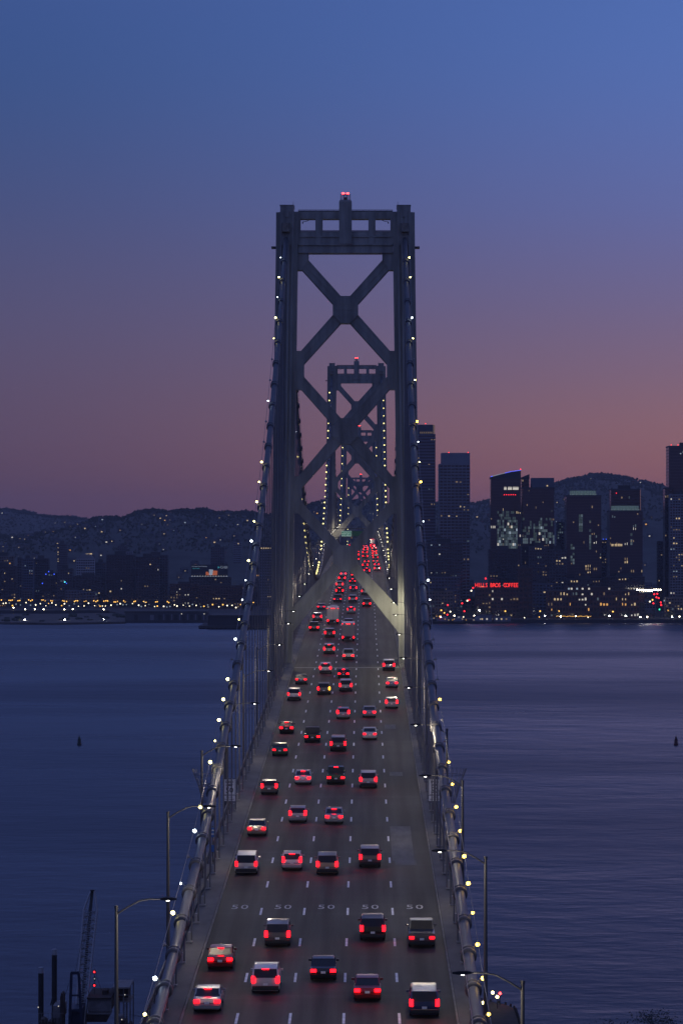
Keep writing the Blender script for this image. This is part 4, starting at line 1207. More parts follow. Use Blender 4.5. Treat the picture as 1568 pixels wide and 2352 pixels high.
# ------------------------------------------------------------------ waterfronts
# left: low earth jetty, its channel, a pier shed and a dark pier
mb = MB()
jt = [(-220, 1418), (-100, 1416), (0, 1411), (120, 1410), (210, 1408.5), (288, 1408)]; jb = [(288, 1428), (210, 1429.5), (120, 1431), (0, 1429.5), (-100, 1428), (-220, 1427)]
def gpt(x, y, z=2.2):
    Y = (CZ - z) / (y - VY) * F
    return (PX(x, Y), Y)
mb.prism_xy([gpt(*p) for p in jt + jb], -2, 2.2)
mb.build('jetty', M['sand'], kind='structure')
rk = random.Random(4)
for k in range(26):
    x = rk.uniform(-10, 280); y = rk.uniform(1412, 1428)
    X_, Y_ = gpt(x, y)
    s_ = rk.uniform(1.2, 3.0)
    m = MB()
    for q in range(5):
        m.ball((rk.uniform(-1.4, 1.4), rk.uniform(-1, 1), rk.uniform(.2, .7)), rk.uniform(.5, 1.0), 6, 4, .8)
    m.build('jetty_shrub', M['tree_far'], loc=(X_, Y_, 2.15), label='low dark shrub on the bare earth jetty at left', cat='shrub', group='shrubs on the jetty').scale = (s_, s_, s_ * .8)
Yp = 3240.0
t = thing('pier_shed', 'long dark pier shed with pale columns and loading doors on the left waterfront', 'pier shed', (PX(380, Yp), Yp, 0))
hwp = (476 - 284) / F * Yp / 2
MB().box(-hwp, hwp, 0, 60, -1, 2.4).build('wharf', M['quay'], t)
MB().box(-hwp + 1, hwp - 1, 5, 55, 2.4, 10.2).build('wall', WALL['slate'], t)
MB().prism_xz([(-hwp, 10.2), (hwp, 10.2), (hwp - 1, 12.2), (-hwp + 1, 12.2)], 4.2, 56).build('roof', WALL['roof'], t)
for k in range(9):
    if k not in (1,):
        MB().box(-2.0, 2.0, 4.9, 5.1, 2.45, 8.2).build('loading_door', M['sign_black'] if k != 2 else WALL['pale'], t, loc=(-hwp + 13 + k * 8.6, 0, 0))
        MB().box(-.5, .5, 4.6, 5.0, 2.45, 8.8).build('column', WALL['pale'] if k > 2 else WALL['slate'], t, loc=(-hwp + 13 + k * 8.6 + 4.3, 0, 0))
for x in (.38, .92): put(_bal('white', .6), 'wall_lamp', t, (x * hwp, 4.5, 9.2))
Yp2 = 3000.0
t = thing('finger_pier', 'long dark low pier in front of the left cable foot', 'pier', (PX(560, Yp2), Yp2, 0))
w2 = (680 - 458) / F * Yp2 / 2
MB().box(-w2 + 3, w2, 0, 120, .8, 3.0).build('wharf', M['quay'], t)
MB().box(-w2 + 12, w2 - 2, 10, 110, 3.0, 12.0).build('shed', WALL['dark'], t)
MB().prism_xz([(-w2 + 11, 12), (w2 - 1, 12), (w2 - 3, 13.6), (-w2 + 13, 13.6)], 9, 111).build('roof', WALL['roof'], t)
pile = MB().cyl(0, 0, -3, .8, .5, n=8).mesh('pile', M['timber'])
for k in range(22): put(pile, 'pile', t, (-w2 + 4 + k * (2 * w2 - 6) / 21, .8, 0))

# right: fireboat station, boats, promenade
Yq = 3222.0
t = thing('fireboat_station', 'low white fireboat station on the water below the coffee building', 'building', (PX(1120, Yq), Yq - 18, 0))
MB().box(-26, 26, 0, 16, -1, 2).build('float', M['quay'], t)
MB().box(-14, 4, 3, 14, 2, 9).build('wall', WALL['pale'], t); MB().box(6, 24, 4, 13, 2, 7.4).build('annex', WALL['pale'], t)
MB().box(-14.5, 4.5, 2.5, 14.5, 9, 9.5).box(5.6, 24.4, 3.6, 13.4, 7.4, 7.8).build('roof', WALL['roof'], t)
for k, c in enumerate(['white', 'warm', 'white', 'warm2', 'white', 'warm', 'warm2']): put(PANE[c], 'window', t, (-12 + k * 5.2, 2.85 if k < 3 else 3.9, 4.6), scale=(1.6, 1, 1.6))
def vessel(x, label, L=26, lights=(), rz=.1, name='fireboat'):
    t = thing(name, label, 'boat', (PX(x, Yq), Yq - 30, 0), rz)
    hull = [[(q, y * .98 ** 0, z) for q, y, z in ((u, -w, 2.6), (u, w, 2.6), (u, w * .7, -.8), (u, -w * .7, -.8))] for u, w in ((-L / 2, 2.6), (-L * .2, 3.2), (L * .25, 3.0), (L * .42, 1.6), (L / 2, .15))]
    MB().loft(hull).build('hull', M['trim'], t)
    MB().box(-L * .22, L * .2, -2, 2, 2.6, 5.4).build('deckhouse', WALL['pale'], t); MB().box(-L * .05, L * .16, -1.7, 1.7, 5.4, 7.8).build('wheelhouse', WALL['white'], t)
    MB().tube([(0, 0, 7.8), (0, 0, 14)], .15, 5).tube([(0, -2, 11.5), (0, 2, 11.5)], .08, 4).build('mast', M['trim'], t)
    for lx, lz, c in lights: put(_bal(c, .5), 'deck_lamp', t, (lx, -2.4, lz))
    return t
vessel(1015, 'fireboat with yellow and red lamps moored beside the right cable', 30, ((-10, 6, 'warm'), (-7, 8, 'orange'), (-3, 6.5, 'red'), (2, 5, 'orange'), (6, 4, 'warm'), (10, 4, 'orange')))
vessel(1050, 'dark tug with amber deck lamps left of the fireboat station', 22, ((-5, 5, 'orange'), (0, 7, 'white'), (4, 5, 'warm'), (8, 4, 'orange')), .2)
vessel(1092, 'dark workboat moored in front of the fireboat station', 20, ((-3, 4, 'warm'), (4, 5, 'white')), -.1)

post_me = MB().cyl(0, 0, 0, 1, .12, .09, 6).mesh('post', M['trim'])
def lamp_post(x, y, Y, c, r, label, group, z0=GROUND):
    zt = PZ(y, Y)
    t = thing('waterfront_lamp', label, 'street lamp', (PX(x, Y), Y, z0), group=group)
    put(post_me, 'post', t, scale=(1, 1, max(zt - z0, 1)))
    put(_bal(c, r), 'globe', t, (0, 0, max(zt - z0, 1)))
LIT['amber'] = glow('sodium_amber', (1.0, .52, .10), 2.4)
LIT['lampw'] = glow('lamp_white', (1.0, .88, .62), 3.0)
LIT['flood'] = glow('flood_white', (1.0, .96, .88), 60.0, 'AUTO')
LIT['floodw'] = glow('flood_warm', (1.0, .86, .6), 25.0, 'AUTO')
lr = random.Random(12)
x = -6.0
while x < 590:
    for k in range(lr.choice([2, 2, 3, 3])):
        lamp_post(x + k * 4.2 + lr.uniform(-.8, .8), 1378.5 + x * .012 + lr.uniform(-1.5, 1.5), 3800, 'amber', .75, 'small amber lamp high in the row along the left waterfront road', 'amber lamps along the left waterfront')
    x += lr.uniform(20, 30)
x = -4.0
while x < 590:
    lamp_post(x, 1387 + x * .009 + lr.uniform(-3.5, 4.5), 3700, lr.choice(['lampw', 'lampw', 'lampw', 'cool', 'amber']), lr.choice([.55, .7, .85]), 'small white lamp in the lower row along the left waterfront road', 'white lamps along the left waterfront')
    x += lr.uniform(5, 15)
for x, y in ((58, 1405), (100, 1402), (148, 1403), (167, 1399), (238, 1401), (31, 1396), (80, 1402)):
    lamp_post(x, y, 3650, 'floodw', .6, 'white promenade lamp on a post behind the earth jetty', 'promenade lamps by the jetty')
for x in (57, 149, 238):
    lamp_post(x, 1425, 3235, 'flood', .65, 'bright floodlight at the water edge of the earth jetty', 'floodlights on the jetty edge', 2.0)
for x, c in ((1012, 'floodw'), (1043, 'floodw'), (1064, 'lampw'), (1089, 'floodw'), (1109, 'flood'), (1154, 'flood'), (1204, 'lampw'), (1238, 'amber'), (1251, 'flood'), (1287, 'flood'), (1322, 'floodw'), (1350, 'lampw'), (1399, 'flood'), (1437, 'flood'), (1470, 'flood'), (1486, 'floodw'), (1543, 'flood'), (1560, 'floodw')):
    lamp_post(x, 1416 + lr.uniform(-2, 3), 3232, c, .6, 'white promenade lamp on the right waterfront', 'promenade lamps on the right waterfront')
for x, y, c in ((1028, 1390, 'red'), (1061, 1386, 'red'), (1077, 1378, 'red'), (1086, 1350.5, 'red'), (1115, 1329, 'red'), (1073, 1380, 'lampw'), (1082, 1357, 'lampw'), (1066, 1404, 'red'), (1020, 1408, 'amber'), (1013, 1402, 'amber'), (1027, 1412, 'red'), (1034, 1405, 'lampw'), (1010, 1416, 'amber'), (1101, 1402, 'flood'),
                (1502, 1365, 'red'), (1512, 1374, 'red'), (1509, 1364, 'red'), (1507, 1372, 'red'), (1500, 1386, 'red'), (1518, 1390, 'red'), (1514, 1400, 'green'), (1517, 1384, 'red'), (1492, 1382, 'lampw'), (1498, 1378, 'amber'), (1525, 1380, 'cool'), (1240, 1404, 'amber'), (1283, 1404, 'amber'), (1407, 1405, 'amber'), (1160, 1404, 'amber'), (1534, 1402, 'amber')):
    lamp_post(x, y, 3246, c, .85, 'coloured traffic or street light among the right waterfront streets', 'street lights on the right waterfront')
# the bright canopy at the end of the street canyon and a string of orange bulbs on the promenade
t = thing('lit_canopy', 'blazing white and orange lit canopy in the street gap at right', 'canopy', (PX(1490, 3300), 3300, GROUND))
for x in (-13, 13): MB().box(x - .3, x + .3, -.3, .3, 0, PZ(1354, 3300) - 4).build('post', M['trim'], t)
MB().box(-14, 14, -1, 8, PZ(1354, 3300) - 4, PZ(1352.5, 3300) - 4).build('roof', WALL['roof'], t)
for k in range(12): put(_bal('floodw' if k % 3 else 'flood', .8), 'canopy_lamp', t, (-13 + k * 2.3, -1.2, PZ(1355, 3300) - 4 + (-.12 * k if k < 8 else 0)))
for k in range(6): put(_bal('cool', .5), 'canopy_lamp', t, (-10 + k * 2.2, -1.2, PZ(1360, 3300) - 4))
t = thing('string_lights', 'string of small orange bulbs along the right promenade', 'string lights', (PX(1317, 3224), 3224, GROUND))
MB().tube([(-19 + k * 38 / 30, 0, 3.2 + .25 * math.sin(k * 1.3)) for k in range(31)], .05, 4).build('wire', M['trim'], t)
for x in (-19, -6, 6, 19): MB().cyl(x, .2, 0, 3.5, .08, n=6).build('post', M['trim'], t)
for k in range(30): put(_bal('amber', .32), 'bulb', t, (-19 + (k + .5) * 38 / 30, 0, 3.1 + .25 * math.sin(k * 1.3)))

# waterfront trees, both sides
def far_tree_mesh(seed):
    r = random.Random(seed); m = MB()
    for q in range(70):
        a, b = r.uniform(0, 6.28), r.uniform(-1, 1); k = r.random() ** .4 * (1 - b * b) ** .5
        c = Vector((k * 2.6 * math.cos(a), k * 2.6 * math.sin(a), 5.0 + b * 2.8))
        s = r.uniform(.3, .7)
        p = [c + Vector((r.uniform(-s, s), r.uniform(-s, s), r.uniform(-s, s))) for _ in range(4)]
        m.add([tuple(v) for v in p], [(0, 1, 2), (0, 2, 3), (0, 3, 1), (1, 3, 2)])
    return m.mesh('crown', M['tree_far'])
crowns = [far_tree_mesh(k) for k in range(5)]
trunk_me = MB().cyl(0, 0, -.3, 3.6, .28, .15, 6).tube([(0, 0, 2.6), (.9, .2, 4.6)], .1, 4).tube([(0, 0, 2.4), (-.8, -.3, 4.4)], .1, 4).mesh('trunk', M['timber'])
M['timber'] = M['timber']
tr = random.Random(8)
for xa, xb, num, Yt, lbl, g in ((-10, 590, 64, 3755, 'dark street tree in the row behind the left waterfront lamps', 'trees along the left waterfront'), (985, 1580, 46, 3240, 'dark tree along the right waterfront promenade', 'trees along the right waterfront')):
    for k in range(num):
        x = tr.uniform(xa, xb)
        t = thing('street_tree', lbl, 'tree', (PX(x, Yt), Yt + tr.uniform(-14, 14), GROUND), tr.uniform(0, 6), g)
        s = tr.uniform(.8, 1.5); t.scale = (s, s, s)
        put(trunk_me, 'trunk', t); put(tr.choice(crowns), 'crown', t)

# ------------------------------------------------------------------ vehicles (standing in their lanes, tail lamps lit)
PAINT = {k: principled('car_paint_' + k, c, .28, metal=.25, spec=.6, coat=.5) for k, c in {
    'white': (.55, .55, .54), 'silver': (.32, .33, .34), 'black': (.012, .012, .014), 'grey': (.10, .105, .11), 'blue': (.025, .05, .13), 'red': (.20, .015, .015), 'beige': (.28, .24, .18), 'green': (.03, .07, .05)}.items()}
BODY = {}
def rrect(y, hw_b, hw_m, hw_t, zb, zm, zt):
    """closed section across the car: sill, shoulder, top edge"""
    return [(-hw_b, y, zb), (hw_b, y, zb), (hw_m, y, (zb + zm) / 2), (hw_m * .99, y, zm), (hw_t, y, zt - .03), (hw_t * .85, y, zt), (-hw_t * .85, y, zt), (-hw_t, y, zt - .03), (-hw_m * .99, y, zm), (-hw_m, y, (zb + zm) / 2)]
SHAPE = {   # length, half width, body stations (y, top height), cabin stations (y, top height)
    'sedan': (4.7, .91, ((-2.35, .72), (-2.28, .98), (-1.7, 1.04), (-1.0, .98), (1.0, .96), (1.25, .92), (2.1, .78), (2.32, .62)), ((-1.75, 1.03), (-1.0, 1.40), (-.3, 1.45), (.35, 1.42), (1.2, .96)), .78),
    'hatchback': (4.2, .89, ((-2.1, .74), (-2.05, 1.0), (-1.4, 1.02), (.9, .98), (1.1, .94), (1.9, .82), (2.1, .64)), ((-2.02, 1.0), (-1.6, 1.44), (-.5, 1.52), (.3, 1.48), (1.1, .97)), .76),
    'suv': (4.8, .96, ((-2.4, .8), (-2.36, 1.12), (-1.6, 1.14), (1.0, 1.12), (1.2, 1.08), (2.2, .98), (2.4, .74)), ((-2.34, 1.1), (-2.08, 1.68), (-.6, 1.76), (.4, 1.72), (1.15, 1.1)), .83),
    'minivan': (5.0, .98, ((-2.5, .8), (-2.47, 1.08), (-1.6, 1.1), (1.3, 1.08), (1.6, 1.02), (2.3, .86), (2.5, .66)), ((-2.46, 1.06), (-2.25, 1.70), (-.6, 1.80), (.7, 1.74), (1.6, 1.04)), .84),
    'pickup': (5.5, .99, ((-2.75, .82), (-2.72, 1.12), (-.75, 1.12), (1.3, 1.12), (1.5, 1.1), (2.6, 1.04), (2.75, .8)), ((-.75, 1.1), (-.6, 1.74), (.2, 1.80), (.7, 1.74), (1.4, 1.1)), .84),
}
wheel_t = MB().loft([[(x, r * math.cos(2 * math.pi * i / 14), r * math.sin(2 * math.pi * i / 14)) for i in range(14)] for x, r in ((-.11, .27), (-.1, .33), (.1, .33), (.11, .27))]).mesh('tyre', M['tyre'], True)
wheel_r = MB().loft([[(x, r * math.cos(2 * math.pi * i / 10), r * math.sin(2 * math.pi * i / 10)) for i in range(10)] for x, r in ((-.115, .12), (-.113, .22), (.113, .22), (.115, .12))]).mesh('rim', M['rim'])
plate_me = MB().box(-.16, .16, -.02, 0, 0, .16).mesh('licence_plate', M['sign_white'])
def car_meshes(kind, paint):
    if (kind, paint) in BODY: return BODY[(kind, paint)]
    L, hw, body, cab, tw = SHAPE[kind]
    m = MB().loft([rrect(y, hw * .88, hw, hw * (.9 if i in (0, len(body) - 1) else .96), .24 if 0 < i < len(body) - 1 else .34, min(.62, zt - .08), zt) for i, (y, zt) in enumerate(body)])
    bm = m.mesh('body', PAINT[paint])
    base = 1.0
    rings = []
    zlow = min(c[1] for c in cab) - .06
    g = MB().loft([[(-hw * .9, y, zlow), (hw * .9, y, zlow), (hw * .9 + (tw - hw * .9) * max((zt - zlow) / .55, 0) if zt - zlow < .55 else tw, y, zt), (-(hw * .9 + (tw - hw * .9) * max((zt - zlow) / .55, 0)) if zt - zlow < .55 else -tw, y, zt)] for y, zt in cab])
    gm = g.mesh('glasshouse', M['car_glass'])
    # roof skin and pillars over the glass
    r_ = MB()
    inner = cab[1:-1]
    r_.loft([[(-tw * .98, y, zt - .03), (tw * .98, y, zt - .03), (tw * .9, y, zt + .03), (-tw * .9, y, zt + .03)] for y, zt in inner])
    for s in (-1, 1):
        y0, z0 = cab[0]; y1, z1 = cab[1]; y2, z2 = cab[-2]; y3, z3 = cab[-1]
        r_.bar((s * hw * .89, y0, zlow + .05), (s * tw * .97, y1, z1), .10); r_.bar((s * tw * .97, y2, z2), (s * hw * .89, y3, z3), .08)
        r_.bar((s * tw * 1.01, (y1 + y2) / 2, z1), (s * hw * .91, (y1 + y2) / 2, zlow + .05), .09)
    rm = r_.mesh('roof', PAINT[paint])
    y0 = body[0][0]; zt = body[1][1]
    bump = MB().loft([[(-hw * .93, y0 - d, z0), (hw * .93, y0 - d, z0), (hw * .93, y0 + .3, z0), (-hw * .93, y0 + .3, z0)] for d, z0 in ((-.02, .28), (.08, .34), (.08, .56), (-.02, .6))]).mesh('bumper', M['trim'] if kind in ('suv', 'pickup', 'minivan') else PAINT[paint])
    tall = kind in ('suv', 'minivan', 'hatchback')
    if tall: tl = MB().loft([[(-.11, y0 - .06, z), (.11, y0 - .06, z), (.13, y0 + .22, z), (-.11, y0 + .1, z)] for z in (.78, 1.22)])
    else: tl = MB().loft([[(-.2, y0 - .07, z), (.17, y0 - .04, z), (.19, y0 + .26, z), (-.2, y0 + .1, z)] for z in (.70, .90)])
    tx_ = hw - (.14 if tall else .22)
    tlm = {}
    for k in ('tail', 'tail_dim', 'amber'): tlm[k] = tl.mesh('tail_lamp', M[k])
    brake = MB().box(-.22, .22, cab[1][0] - .10, cab[1][0] - .04, cab[1][1] - .02, cab[1][1] + .03).mesh('brake_lamp', M['tail'])
    y9 = body[-1][0]
    hl = MB().box(-.16, .16, y9 - .12, y9 + .03, .56, .68).mesh('head_lamp', M['head'])
    mir = MB().box(-.10, .10, -.06, .06, 0, .14).mesh('mirror', PAINT[paint])
    BODY[(kind, paint)] = (bm, gm, rm, bump, tlm, tx_, brake, hl, mir, L, hw, y0, cab)
    return BODY[(kind, paint)]
LANE_W = ['leftmost', 'second from left', 'middle', 'fourth from left', 'rightmost']
seen = {}
def place(t, lane, Y, dx=0.0):
    sl = math.atan(deck(Y + 1) - deck(Y - 1)) / 2
    t.location = (AX + LANES[lane] + dx, Y, deck(Y) + .008)
    t.rotation_euler = (math.atan((deck(Y + 1) - deck(Y - 1)) / 2), 0, 0)
def car(kind, paint, lane, Y, dx=0.0, tailk='tail', signal=False, lbl=None):
    bm, gm, rm, bump, tlm, tx_, brake, hl, mir, L, hw, y0, cab = car_meshes(kind, paint)
    i = seen.get(lane, 0); seen[lane] = i + 1
    label = lbl or '%s %s with lit red tail lamps, %s vehicle in the %s lane' % (paint, kind, ORD[i], LANE_W[lane])
    t = thing(kind if kind != 'suv' else 'sport_utility_car', label, 'car', group='vehicles on the bridge')
    place(t, lane, Y, dx)
    put(bm, 'body', t); g = put(gm, 'glasshouse', t); put(rm, 'roof', t); put(bump, 'bumper', t)
    for s in (-1, 1):
        k = 'amber' if (signal and s > 0) else tailk
        put(tlm[k], 'tail_lamp', t, (s * tx_, 0, 0), scale=(s, 1, 1)); put(hl, 'head_lamp', t, (s * (hw - .25), 0, 0))
        put(mir, 'mirror', t, (s * (hw + .06), cab[-1][0] - .25, cab[-1][1] - .02))
        for yy in (y0 + .95, -y0 - .9):
            w = put(wheel_t, 'wheel', t, (s * (hw - .12), yy, .33)); put(wheel_r, 'rim', w)
    if vr.random() < .3: put(brake, 'brake_lamp', t)
    put(plate_me, 'licence_plate', t, (0, y0 - .075, .62))
    return t
box_tail = MB().box(-.12, .12, -.05, .05, 0, .3).mesh('tail_lamp', M['tail'])
mark_me = MB().box(-.07, .07, -.04, .04, 0, .06).mesh('marker_lamp', M['tail'])
def truck(paint, lane, Y, label, Lb=6.5, wd=1.22, hb=3.5, cabp='white'):
    seen[lane] = seen.get(lane, 0) + 1
    t = thing('box_truck', label, 'truck', group='vehicles on the bridge')
    place(t, lane, Y)
    bx = put(MB().box(-wd, wd, 0, Lb, 1.0, hb).mesh('cargo_box', PAINT[paint]), 'cargo_box', t)
    rib = MB()
    for x in (-wd, 0, wd - .06): rib.box(x, x + .06, -.03, 0, 1.0, hb)
    rib.box(-wd, wd, -.03, 0, hb - .08, hb); rib.box(-wd, wd, -.03, 0, 1.0, 1.1)
    put(rib.mesh('door_frame', M['socket']), 'door_frame', bx)
    put(MB().box(-.45, .45, .1, Lb + 2.0, .55, .98).mesh('chassis', M['trim']), 'chassis', t)
    put(MB().loft([[(-1.05, y, .6), (1.05, y, .6), (1.0, y, z), (-1.0, y, z)] for y, z in ((Lb + .2, 2.35), (Lb + 1.1, 2.4), (Lb + 1.7, 1.5), (Lb + 2.3, 1.35))]).mesh('cab', PAINT[cabp]), 'cab', t)
    put(MB().box(-1.0, 1.0, -.12, .02, .5, .68).mesh('bumper', M['trim']), 'bumper', t)
    for s in (-1, 1):
        put(box_tail, 'tail_lamp', t, (s * (wd - .2), -.06, .69))
        for yy in (1.5, Lb + 1.1):
            w = put(wheel_t, 'wheel', t, (s * .98, yy, .46), scale=(1.4, 1.4, 1.4)); put(wheel_r, 'rim', w)
    for x in (-wd + .12, -.3, 0, .3, wd - .12): put(mark_me, 'marker_lamp', t, (x, -.04, hb - .16))
    put(plate_me, 'licence_plate', t, (.4, -.14, .5))
    return t
vr = random.Random(31)
KINDS = ['sedan', 'sedan', 'hatchback', 'suv', 'suv', 'minivan', 'pickup']
COLS = ['white', 'silver', 'black', 'grey', 'blue', 'grey', 'black', 'silver', 'red', 'beige', 'white', 'green']
PLAN = {0: [199, 219, 262, 290, 322, 362, 397, 440, 470, 604, 640, 680],
        1: [206, 222, 268, 303, 338, 385, 452, 492, 535, 580, 625, 672, 720, 765, 812, 860, 905],
        2: [213, 262, 297, 338, 372, 412, 455, 484, 520, 566, 615, 668, 722, 780, 838, 893],
        3: [203, 226, 272, 335, 384, 418, 700, 760, 815, 872, 935],
        4: [197.5, 222, 428, 462, 500, 960, 1015, 1070, 1120, 1175]}
for lane, ys in PLAN.items():
    for Y in ys:
        Y += vr.uniform(-4, 4) if Y > 210 else 0
        k, p = vr.choice(KINDS), vr.choice(COLS)
        if lane == 4 and Y < 200: k, p = 'minivan', 'blue'
        if lane == 1 and 447 < Y < 458:
            car('suv', 'grey', lane, Y, .5, signal=True, lbl='grey sport utility car with its amber right indicator lit, ahead of the nearest tower'); continue
        if lane == 1 and 620 < Y < 630: truck('white', lane, Y, 'white box truck in the second lane from left, just past the nearest tower'); continue
        if lane == 2 and 560 < Y < 572: truck('silver', lane, Y, 'silver box truck in the middle lane, just past the nearest tower'); continue
        car(k, p, lane, Y, vr.uniform(-.3, .3), vr.choice(['tail', 'tail', 'tail_dim']))
for k, (lane, Y) in enumerate(((2, 990), (3, 1000), (3, 1060), (2, 1090), (4, 1222), (3, 1150), (2, 1180), (3, 1235), (4, 1285), (2, 1260), (3, 1310), (2, 1345), (4, 1352), (3, 1392), (2, 1425), (4, 1430), (3, 1470), (4, 1495), (2, 1510), (1, 1300), (1, 1400), (1, 1480))):
    car(vr.choice(KINDS), vr.choice(COLS), lane, Y, vr.uniform(-.3, .3))
truck('white', 4, 1535, 'white box truck with red marker lamps at the far crest of the road', 7.5, 1.25, 3.9)

# ------------------------------------------------------------------ buoys
for x, word in ((182, 'left'), (1552, 'right')):
    Y = CZ / (1712 - VY) * F
    t = thing('channel_buoy', 'small dark channel buoy floating on the %s side of the bay' % word, 'buoy', (PX(x, Y), Y, 0), group='buoys in the bay')
    bmt = principled('buoy_paint_' + word, (.10, .03, .03) if word == 'right' else (.03, .05, .04), .6)
    MB().lathe([(.9, -.6), (1.0, -.3), (1.0, .5), (.75, .8)], 16).build('float', bmt, t)
    MB().lathe([(.72, .8), (.62, 1.6), (.6, 2.6), (.3, 3.5), (.16, 3.7)], 12).build('body', bmt, t)
    MB().cyl(0, 0, 3.7, 4.3, .14, .12, 8).build('lantern', M['trim'], t)
    cgm = MB()
    for k in range(4):
        a = math.pi / 2 * k; cgm.tube([(.95 * math.cos(a), .95 * math.sin(a), .5), (.55 * math.cos(a), .55 * math.sin(a), 2.7)], .05, 4)
    cgm.build('cage', bmt, t)

# ------------------------------------------------------------------ crane barge at lower left
Yc = 525.0
def cx(zx): return PX(62.7 + .24 * zx, Yc)
def cz(zy): return PZ(2007 + .24 * zy, Yc)
B0 = Vector((cx(600), Yc, 0))
def bx_(m, zx0, zx1, y0, y1, zy0, zy1): return m.box(cx(zx0) - B0.x, cx(zx1) - B0.x, y0, y1, cz(zy1), cz(zy0))
M['rust'] = principled('barge_hull', (.05, .035, .03), .85, noise=.4, nscale=.6)
M['bargew'] = principled('barge_white', (.2, .19, .19), .6, noise=.3, nscale=.8)
M['crane_blue'] = principled('crane_blue', (.02, .028, .06), .5)
M['boom'] = principled('boom_grey', (.36, .37, .39), .5)
t = thing('crane_barge', 'dark crane barge with a raised lattice boom at the lower left', 'barge', B0)
dz_ = 1.5
MB().loft([[(cx(95) - B0.x, y, z), (cx(1090) - B0.x, y, z), (cx(1090) - B0.x + s, y, 1.0 * 0 + z), (cx(95) - B0.x, y, z)] for y, z, s in ()] if False else [[(-16, -44 + a, z), (16.5, -44 + a, z), (16.5, 4 - a, z), (-16, 4 - a, z)] for a, z in ((1.5, -1.5), (0, .6), (0, dz_))]).build('hull', M['rust'], t)
# spuds
for zx0, zx1, zt in ((135, 185, 860), (225, 270, 740)):
    x = (cx(zx0) + cx(zx1)) / 2 - B0.x
    o = MB().cyl(x, -5 if zx0 < 200 else 2, -6, cz(zt) - 1.0, .47, n=14).build('spud', M['trim'], t)
    MB().cyl(x, -5 if zx0 < 200 else 2, cz(zt) - 1.0, cz(zt), .5, .42, 14).build('cap', M['boom'], o)
# lattice boom: four chords, lacing, pointed head
def bp_(zx, zy, yy): return Vector((cx(zx) - B0.x, yy, cz(zy)))
bot = [bp_(500, 1420, -10), bp_(588, 1420, -10), bp_(588, 1420, -8.6), bp_(500, 1420, -8.6)]
top = [bp_(527, 365, 2), bp_(655, 365, 2), bp_(655, 365, 3.6), bp_(527, 365, 3.6)]
tip = [bp_(583, 200, 4.2), bp_(618, 200, 4.2), bp_(618, 200, 4.9), bp_(583, 200, 4.9)]
bb = MB()
for i in range(4): bb.bar(bot[i], top[i], .24); bb.bar(top[i], tip[i], .2)
boom = bb.build('boom', M['boom'], t)
for k in range(30):
    a = [bot[i].lerp(top[i], k / 30) for i in range(4)]; b2 = [bot[i].lerp(top[i], (k + 1) / 30) for i in range(4)]
    m = MB()
    for i in range(4):
        j = (i + 1) % 4
        m.bar(a[i], a[j], .11); m.bar(a[i] if k % 2 else a[j], b2[j] if k % 2 else b2[i], .11)
    m.build('lacing', M['boom'], boom)
MB().box(*(cx(583) - B0.x, cx(618) - B0.x), 4.1, 5.0, cz(200), cz(185)).build('sheave_head', M['trim'], boom)
MB().bar(bp_(548, 1420, -9), bp_(598, 200, 4.5), .5, .2).bar(bp_(545, 1420, -9), bp_(602, 200, 4.5), .1).build('hoist_ropes', M['trim'], boom)
# gantry and machinery house
gm_ = MB()
for a, b2 in ((480, 1437), (566, 1437)):
    gm_.bar(bp_(a - 8 if a < 500 else 592, 1437, -13), bp_(a + 12 if a < 500 else 560, 850, -13), .45)
gm_.bar(bp_(485, 850, -13), bp_(565, 850, -13), .5); gm_.bar(bp_(470, 1060, -13), bp_(580, 1060, -13), .3); gm_.bar(bp_(465, 1200, -13), bp_(590, 1200, -13), .4)
gm_.build('gantry', M['crane_blue'], t)
m = MB(); bx_(m, 470, 590, -12.4, -4, 1190, 1437); m.build('machinery_house', M['crane_blue'], t)
m = MB(); bx_(m, 325, 420, -14, -8, 1150, 1265); bx_(m, 345, 410, -13, -9, 1275, 1437); m.build('winch_cabin', M['bargew'], t)
m = MB(); bx_(m, 618, 838, -8, 2, 1135, 1255); m.build('deckhouse', M['bargew'], t)
m = MB(); bx_(m, 612, 842, -8.6, 2.6, 1120, 1133); bx_(m, 740, 790, -5, -2, 1080, 1120); m.build('deckhouse_roof', M['rust'], t)
m = MB(); bx_(m, 612, 800, -9, 2, 1280, 1345); m.build('lower_deckhouse', M['rust'], t)
m = MB(); bx_(m, 875, 985, -5, 1, 1055, 1150); wh = m.build('control_cabin', M['rust'], t)
m = MB(); bx_(m, 842, 1006, -6.5, 2.5, 1038, 1053); m.build('roof', M['bargew'], wh)
lg = MB()
for zx in (872, 945, 1008):
    for yy in (-5.5, 1.5): lg.box(cx(zx) - B0.x - .1, cx(zx) - B0.x + .1, yy, yy + .2, dz_, cz(1053))
bx_(lg, 860, 1010, -6, 2, 1178, 1186); bx_(lg, 860, 1010, -6.1, -6.0, 1112, 1117); lg.build('cabin_frame', M['bargew'], t)
st = MB()
for k in range(9): bx_(st, 945, 995, -7 - k * .05, -6.5 - k * .05, 1195 + k * 18, 1199 + k * 18)
st.build('ladder', M['bargew'], t)
m = MB(); bx_(m, 900, 960, -12, -9, 1265, 1362); m.build('generator', M['bargew'], t)
rl = MB()
for zy in (1212, 1235): bx_(rl, 615, 840, -9.1, -9.0, zy, zy + 4)
for k in range(6): bx_(rl, 615 + k * 45, 619 + k * 45, -9.1, -9.0, 1212, 1268)
bx_(rl, 612, 842, -9.2, -8, 1262, 1272); rl.build('deck_railing', M['bargew'], t)
